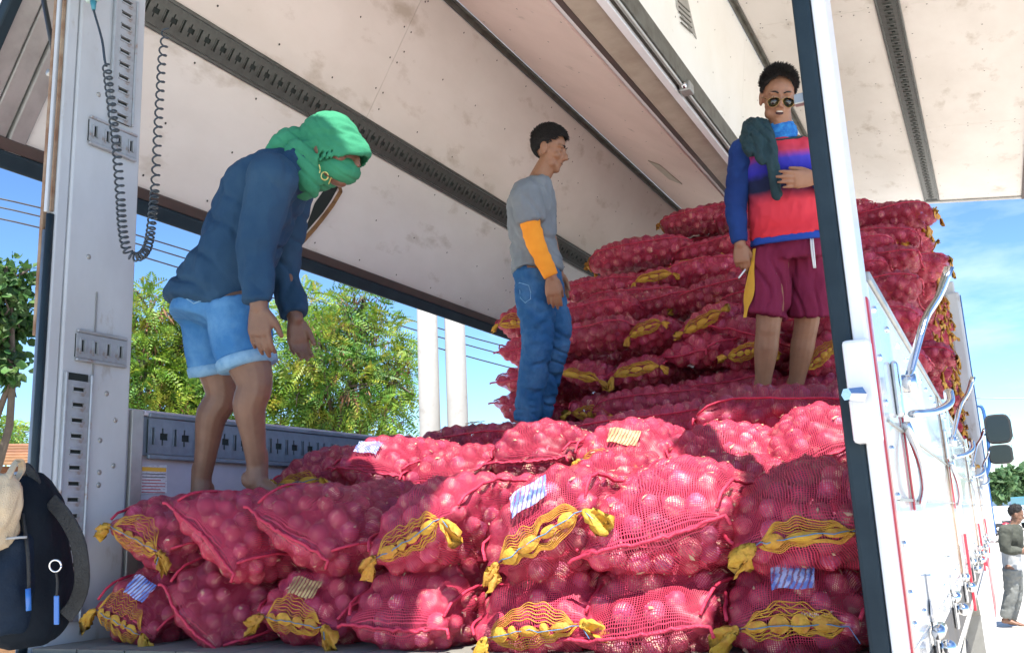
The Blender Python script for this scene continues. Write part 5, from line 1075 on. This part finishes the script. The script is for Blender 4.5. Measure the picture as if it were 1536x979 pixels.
# ------------------------------------------------------------------ trees and background
def leaf_mat(name, a, b_, c_): return mat(name, a, .55, b_, 1.6, .4, .62, stain=c_, sscale=2.7, slo=.52, shi=.66, rnd=.35, trans=.35)
M['leaf'] = leaf_mat('feathery green leaves', (.085, .21, .03), (.20, .31, .03), (.36, .33, .035)); M['leaf_dark'] = leaf_mat('dark glossy leaves', (.035, .095, .022), (.06, .14, .03), (.10, .18, .04)); M['leaf_far'] = leaf_mat('far foliage', (.10, .19, .08), (.075, .15, .06), (.14, .20, .08))
M['pod'] = mat('dry brown pods', (.20, .085, .045), .8, (.28, .15, .08), 20, .4, .7, rnd=.25); M['bark'] = mat('grey brown bark', (.13, .10, .075), .9, (.09, .07, .05), 9, .4, .7, .6, 30)
class Quads:
    def __init__(s): s.v = []; s.f = []
    def q(s, *p): o = len(s.v); s.v.extend(p); s.f.append(tuple(range(o, o+len(p))))
    def obj(s, name, m, parent):
        me = bpy.data.meshes.new(name); me.from_pydata([tuple(p) for p in s.v], [], s.f); o = link(name, me, m, parent); return o
def tree(name, label, base, blobs, nfr, kind, seed, pods=0, leafm='leaf', fl=.36, lw=.014, ll=.095, group=None, r0=.11):
    rg = np.random.default_rng(seed); base = np.asarray(base, float); T = thing(name, label, 'tree', base, group); Q = Quads(); Pd = Quads(); tr = MB()
    top = np.mean([b_[0] for b_ in blobs], 0); fork = base*.55 + top*.45
    tr.tube(spline([base, base*.6+fork*.4 + rg.normal(0, .06, 3)*[1, 1, 0], fork], 10), np.linspace(r0, r0*.7, 10), 9)
    for c, r in blobs:
        mid = fork*.5 + c*.5 + rg.normal(0, .12, 3); tr.tube(spline([fork, mid, c, c + rg.normal(0, .3, 3)*r + [0, 0, r*.3]], 10), np.linspace(r0*.5, r0*.1, 10), 6)
        for _ in range(4): tr.tube(spline([c, c + rg.normal(0, .45, 3)*r, c + _n(rg.normal(0, 1, 3))*r*.9], 6), np.linspace(r0*.16, r0*.05, 6), 5)
    w = np.array([r**2 for c, r in blobs]); w /= w.sum()
    for _ in range(nfr):
        c, r = blobs[rg.choice(len(blobs), p=w)]; dr = _n(rg.normal(0, 1, 3)); p = c + dr*r*rg.uniform(.35, 1.05)**.6; d0 = _n(dr*.9 + rg.normal(0, .6, 3) + np.array([0, 0, -.25])); side = _n(np.cross(d0, rg.normal(0, 1, 3))); up = np.cross(side, d0)
        if kind == 'feather':
            L = fl*rg.uniform(.6, 1.25); n = 9
            for i in range(n):
                t = (i+.6)/n; o = p + d0*L*t - np.array([0, 0, L*.35*t*t]); l = ll*rg.uniform(.75, 1.1)*math.sin(math.pi*min(.95, t*.8+.18))
                for sg in (-1, 1): e = _n(side*sg + d0*.55 - up*.25); wv = d0*lw; Q.q(o - wv*.5, o + e*l*.5 - wv, o + e*l, o + e*l*.5 + wv)
        else:
            for i in range(6):
                o = p + rg.normal(0, .09, 3)*fl*3; e = _n(d0 + rg.normal(0, .7, 3) + [0, 0, -.5]); s2 = _n(np.cross(e, rg.normal(0, 1, 3))); l = ll*rg.uniform(.7, 1.3); n2 = np.cross(e, s2)*.12*l
                Q.q(o, o + e*l*.3 + s2*l*.36 + n2, o + e*l*.65 + s2*l*.32 + n2, o + e*l, o + e*l*.65 - s2*l*.32 + n2, o + e*l*.3 - s2*l*.36 + n2)
    for _ in range(pods):
        c, r = blobs[rg.choice(len(blobs), p=w)]; p = c + _n(rg.normal(0, 1, 3))*r*rg.uniform(.5, 1)
        for i in range(9):
            o = p + rg.normal(0, .05, 3); e = _n([rg.normal(0, .35), rg.normal(0, .35), -1]); s2 = _n(np.cross(e, rg.normal(0, 1, 3))); l = rg.uniform(.12, .2); Pd.q(o, o + s2*.012 + e*l*.4, o + e*l, o - s2*.012 + e*l*.4)
    tr.build('trunk', 'bark', T, smooth=True); Q.obj('crown', leafm, T)
    if pods: tag(Pd.obj('seed_pods', 'pod', T), kind='stuff')
    return T
def blob(px, py, d, rpx): return (at(px, py, d), rpx*d/F_PX)
B = [blob(*q) for q in ((520, 480, 13, 48), (560, 520, 13.3, 52), (480, 520, 12.6, 50), (590, 570, 13, 34), (520, 580, 12.7, 60), (455, 470, 13.4, 38), (570, 618, 12.9, 44), (460, 600, 13, 55), (500, 650, 13, 60), (430, 560, 13.2, 48), (410, 640, 13, 60), (600, 545, 13.4, 24), (545, 455, 13.2, 30))]
g0 = at(500, 700, 13); tree('flowering_tree', 'feathery yellow-green tree with brown pods behind the left gate, right of the stooping man', (g0[0], g0[1], GROUND), B, 2200, 'feather', 5, 120, group='trees beyond the truck')
B = [blob(*q) for q in ((225, 470, 12, 42), (250, 530, 12.4, 50), (215, 560, 11.8, 45), (290, 480, 12.5, 36), (235, 600, 12, 55), (310, 560, 12.6, 50), (330, 620, 12.3, 60), (190, 520, 12, 40), (280, 610, 12, 50))]
g0 = at(260, 700, 12.2); tree('flowering_tree', 'feathery tree with yellow-tipped foliage between the grey post and the stooping man', (g0[0], g0[1], GROUND), B, 1800, 'feather', 8, 80, group='trees beyond the truck')
B = [blob(*q) for q in ((12, 420, 9, 34), (-25, 460, 9, 55), (20, 480, 9.2, 28), (-10, 520, 9, 40), (22, 555, 9, 22), (-60, 500, 9.4, 80), (215, 440, 9.6, 24), (-40, 400, 9.1, 30))]
B = [q for q in B if True][:6] + [B[7]]
g0 = at(-60, 700, 9.2); tree('broadleaf_tree', 'dark green broad-leaved tree at the far left edge behind the grey post', (g0[0], g0[1], GROUND), B, 420, 'broad', 12, 0, 'leaf_dark', .16, .02, .10, group='trees beyond the truck')
B = [blob(*q) for q in ((10, 650, 32, 20), (35, 655, 33, 16), (-20, 648, 32, 24))]
g0 = at(12, 720, 32); tree('pale_tree', 'small pale yellow-green tree far off above the brown shed roof', (g0[0], g0[1], GROUND), B, 260, 'feather', 15, 0, 'leaf', .5, .03, .16, group='trees beyond the truck')
# distant trees to the right of the cab
for i, (px, py, rr, d) in enumerate(((1500, 728, 14, 95), (1522, 724, 18, 100), (1545, 728, 16, 105))):
    B = [blob(px + random.uniform(-9, 9), py + random.uniform(-6, 5), d, rr*random.uniform(.45, .7)) for _ in range(6)]; g0 = at(px, 760, d)
    tree('distant_tree', '%s round green tree on the skyline beyond the yard' % ('nearest the mirrors,', 'middle', 'farthest right')[i], (g0[0], g0[1], GROUND), B, 380, 'broad', 40+i, 0, 'leaf_far', 1.2, .1, .8, group='skyline trees', r0=.3)
# two pale concrete columns
M['conc'] = mat('whitewashed concrete', (.36, .35, .33), .8, (.31, .30, .28), 3, .4, .7, .2, 30, stain=(.24, .22, .19), sscale=5, slo=.6, shi=.8)
for x0, x1, lb in ((629, 661, 'white concrete column left of the pair behind the left gate'), (671, 703, 'white concrete column right of the pair, nearer the onion stack')):
    d = 10; p = at((x0+x1)/2, 640, d); r = (x1-x0)/2*d/F_PX; C_ = thing('concrete_column', lb, 'column', (p[0], p[1], GROUND), 'pair of white columns')
    m = MB(); m.tube([(p[0], p[1], GROUND), (p[0], p[1], 1.2), (p[0], p[1], 5.5)], [r*1.06, r, r*.93], 24); m.build('shaft', 'conc', C_, smooth=True)
    m = MB(); m.box(p[0]-.3, p[0]+.3, p[1]-.3, p[1]+.3, GROUND, GROUND+.25); m.build('footing', 'conc', C_, bevel=.03)
    m = MB(); m.tube([(p[0], p[1], 5.5), (p[0], p[1], 5.62)], [r*1.2, r*1.2], 24); m.build('cap', 'conc', C_, smooth=False)
# overhead wires
for i, (dy, d, lb) in enumerate(((0, 16, 'highest'), (13, 16.2, 'middle'), (30, 15.8, 'lowest'))):
    pts = [at(px, py+dy, d+dd) for px, py, dd in ((-300, 250, -3), (0, 298, -2), (230, 360, -.8), (500, 445, 1), (760, 520, 3), (1000, 575, 7), (1250, 620, 14))]
    m = MB(); m.tube(spline(pts, 40), .013, 6); tag(m.build('overhead_wire', 'black'), '%s of the three dark wires crossing the sky behind the raised left wing' % lb, 'wire', 'wires behind the left wing')
m = MB(); m.tube(spline([at(1380, 597, 60), at(1480, 597, 58), at(1700, 600, 55)], 16), .03, 6); tag(m.build('overhead_wire', 'black'), 'single thin wire across the sky behind the wing mirrors', 'wire')
# brown shed at the far left
M['plank'] = mat('weathered brown boards', (.26, .13, .06), .85, (.16, .08, .04), 10, .4, .7, .4, 40, stretch=(1, 1, 6), rnd=.2)
a, c = at(-160, 690, 11), at(62, 690, 11.6); sh = thing('wooden_shed', 'low brown wooden shed at the left edge behind the backpack', 'shed', (a[0], a[1], GROUND)); ex = _n((c-a)*[1, 1, 0]); en = np.array([-ex[1], ex[0], 0]); Ls = np.linalg.norm((c-a)[:2]); o0 = np.array([a[0], a[1], GROUND]); zt = at(20, 690, 11)[2]
for i in range(int((zt-GROUND)/.14)):
    m = MB(); m.obox(o0 + [0, 0, .14*i+.004] + en*.01*(i % 2), ex*Ls, en*.03, np.array([0, 0, .132])); m.build('plank', 'plank', sh)
ridge = at(20, 664, 11.9)[2]
for i in range(7):
    f0, f1 = i/7, (i+1)/7; m = MB(); z0_, z1_ = zt-.03 + (ridge-zt)*f0*1.1, zt-.03 + (ridge-zt)*f1*1.1; m.obox(o0*[1, 1, 0] + en*(-.25 + f0*1.4) + [0, 0, z0_+.008*i] - ex*.15, ex*(Ls+.3), en*(1.4/7+.05) + np.array([0, 0, z1_-z0_]), np.array([0, 0, .02])); m.build('roof_board', 'plank', sh)
# parked vehicles and motorcycles far off to the right
M['vcab'] = mat('pale vehicle paint', (.62, .66, .68), .3, coat=.4); M['vteal'] = mat('teal vehicle paint', (.10, .34, .40), .3, coat=.4); M['vglass'] = mat('vehicle glass', (.03, .04, .05), .1)
def vehicle(px, py, d, L, Wd, H, m_, label, cabf=.3):
    p = at(px, py, d); p[2] = GROUND; T = thing('parked_truck', label, 'truck', p, 'vehicles parked across the yard'); f = CR*[1, 1, 0]; f = _n(f); s_ = np.array([-f[1], f[0], 0]); z = UPW
    m = MB(); m.obox(p - f*L/2 - s_*Wd/2 + z*.55, f*L*(1-cabf), s_*Wd, z*(H*.5)); m.build('cargo_bed', 'vcab', T, bevel=.05)
    q0 = p + f*L*(.5-cabf); prof = [(0, .5), (0, H), (L*cabf*.55, H), (L*cabf*.9, H*.6), (L*cabf, H*.5), (L*cabf, .5)]; m = MB(); m.loft([[q0 + f*u + s_*sv + z*h_ for u, h_ in prof] for sv in (-Wd/2, Wd/2)]); m.build('cab', m_, T, bevel=.05)
    m = MB(); m.obox(q0 + f*L*cabf*.15 - s_*(Wd/2+.01) + z*H*.58, f*L*cabf*.45, s_*.01, z*H*.32); m.build('window', 'vglass', T)
    for u in (-.32, .36):
        for sv in (-1, 1): m = MB(); c_ = p + f*L*u + s_*sv*(Wd/2-.1) + z*.4; m.tube([c_ - s_*.12, c_ + s_*.12], .4, 14); m.build('wheel', 'rubber', T)
vehicle(1503, 752, 62, 5.5, 2, 2.2, 'vteal', 'small teal-cabbed truck parked across the yard below the mirrors'); vehicle(1531, 750, 70, 6, 2, 1.9, 'vcab', 'pale truck parked across the yard at the right edge')
def moto(px, py, d, lb):
    p = at(px, py, d); p[2] = GROUND; T = thing('motorcycle', lb, 'motorcycle', p, 'motorcycles across the yard'); f = _n(CR*[1, 1, 0] + CF*[.5, .5, 0]); s_ = np.array([-f[1], f[0], 0])
    for u in (-.6, .6):
        m = MB(); c_ = p + f*u + UPW*.3; m.tube([c_ + .27*(math.cos(t)*f + math.sin(t)*UPW) for t in np.linspace(0, 2*math.pi, 17)], .05, 6); m.build('wheel', 'rubber', T, smooth=True)
    m = MB(); m.tube(spline([p - f*.6 + UPW*.35, p - f*.1 + UPW*.55, p + f*.3 + UPW*.7, p + f*.6 + UPW*.32], 10), .08, 7); m.build('frame', 'black', T, smooth=True)
    m = MB(); m.tube([p - f*.65 + UPW*.8, p - f*.1 + UPW*.75], [.06, .1], 7); m.build('seat', 'black', T, smooth=True)
    m = MB(); m.tube(spline([p + f*.3 + s_*.35 + UPW*1.05, p + f*.4 + UPW*1.0, p + f*.3 - s_*.35 + UPW*1.05], 8), .025, 6); m.build('handlebar', 'chrome', T, smooth=True)
    m = MB(); m.ball(p + f*.2 + UPW*.75, (.2, .16, .14), 10, 8); m.build('fuel_tank', 'red', T, smooth=True)
moto(1500, 760, 44, 'dark motorcycle parked nearest the truck mirrors'); moto(1512, 758, 52, 'dark motorcycle parked just beyond the other one')
# ------------------------------------------------------------------ backpack and beige bag on the tail post
M['pack'] = mat('navy black nylon', (.006, .009, .014), .7, (.010, .015, .022), 8, .4, .7, .15, 120, spec=.1); M['pack_panel'] = mat('navy nylon panel', (.008, .014, .026), .65, (.012, .022, .04), 8, .4, .7, .15, 160, spec=.1); M['webbing'] = mat('black webbing', (.012, .014, .016), .7, (.025, .028, .03), 30, .4, .7, .5, 200)
M['beige'] = cloth('beige canvas', (.55, .44, .30), (.45, .35, .23), 9); M['tagblue'] = mat('blue plastic tag', (.03, .14, .45), .3); M['grey_zip'] = mat('grey piping', (.35, .36, .36), .5)
DB = 2.13
bp_ = thing('backpack', 'dark navy backpack hanging at the lower left on the tail post', 'backpack', at(40, 945, DB))
def B_(px, py, o=0.): return at(px, py, DB - o)
m = MB(); secs = []
for py, x0, x1, th in ((712, 26, 58, .03), (728, 0, 74, .06), (760, -26, 88, .085), (820, -40, 95, .10), (890, -42, 97, .11), (938, -38, 92, .10), (958, -30, 80, .07)):
    c_ = B_((x0+x1)/2, py); secs.append((c_, CR*((x1-x0)/2*DB/F_PX), CF*th))
sect(m, secs, 26, 26, .72); me = to_remesh(m, .006, 4, 'pack_body', .006, 8, (1, 1, .6), 3, .6); link('pack_body', me, 'pack', bp_)
m = MB(); secs = []
for py, x0, x1, th in ((800, -40, 40, .03), (815, -42, 46, .05), (870, -44, 48, .06), (930, -42, 46, .055), (948, -36, 38, .03)):
    secs.append((B_((x0+x1)/2, py, .085), CR*((x1-x0)/2*DB/F_PX), CF*th))
sect(m, secs, 22, 20, .72); link('front_pocket', to_remesh(m, .006, 3, 'front_pocket', .006, 12, (1, 1, 1), 5, .5), 'pack_panel', bp_)
m = MB(); m.tube(spline([B_(6, 808, .135), B_(22, 806, .14), B_(40, 805, .125)], 8), .003, 5); m.build('piping', 'grey_zip', bp_, smooth=True)
m = MB(); m.tube(spline([B_(34, 770, .085), B_(42, 830, .125), B_(44, 900, .13)], 12), .004, 5); z_ = m.build('zip', 'webbing', bp_, smooth=True)
m = MB(); m.tube([B_(42, 882, .14), B_(43, 915, .145)], .006, 6); m.build('zip_pull', 'tagblue', z_, smooth=True)
def strap(pts, w, name, mt, par, n=20):
    S = spline(pts, n); m = MB(); T = np.gradient(S, axis=0); rings = []
    for p, t in zip(S, T): s_ = _n(np.cross(t, CF)); rings.append([p - s_*w, p + s_*w, p + s_*w + CF*.008, p - s_*w + CF*.008])
    m.loft(rings); return m.build(name, mt, par, smooth=False, bevel=.002, seg=1)
strap([B_(74, 750, .04), B_(96, 775, .05), B_(116, 815, .05), B_(122, 870, .04), B_(112, 905, .02), B_(96, 925, .02)], .017, 'shoulder_strap', 'webbing', bp_)
strap([B_(28, 725, .03), B_(36, 700, .03), B_(50, 716, .03), B_(56, 738, .03)], .009, 'haul_loop', 'webbing', bp_)
kr = thing('key_ring', 'silver ring with dark cord and blue tag clipped to the navy backpack', 'key ring', B_(83, 848, .13))
m = MB(); c_ = B_(83, 848, .135); m.tube([c_ + .0125*(math.cos(t)*CR + math.sin(t)*CD) for t in np.linspace(0, 2*math.pi, 25)], .0022, 7); m.build('ring', 'chrome', kr, smooth=True)
m = MB(); m.tube(spline([B_(84, 857, .135), B_(86, 872, .13), B_(85, 893, .135)], 8), .0028, 6); m.build('cord', 'webbing', kr, smooth=True)
m = MB(); a = B_(84, 893, .137); m.obox(a - CR*.0055, CR*.011, CD*.062, CF*.005); m.build('blue_tag', 'tagblue', kr, bevel=.002)
bg_ = thing('cloth_bag', 'beige cloth bag with looped strap hanging over the navy backpack', 'bag', B_(5, 800, .14))
m = MB(); secs = []
for py, x0, x1, th in ((716, -10, 14, .012), (735, -30, 22, .03), (765, -40, 22, .04), (800, -42, 14, .045), (835, -44, 0, .03)): secs.append((B_((x0+x1)/2, py, .12), CR*((x1-x0)/2*DB/F_PX), CF*th))
sect(m, secs, 20, 20, .85); link('bag_body', to_remesh(m, .005, 3, 'bag_body', .012, 16, (1.4, 1.4, .35), 7, 1.), 'beige', bg_)
strap([B_(2, 730, .14), B_(12, 712, .13), B_(22, 694, .10), B_(30, 692, .08), B_(31, 706, .07), B_(22, 722, .10)], .007, 'bag_strap', 'beige', bg_)
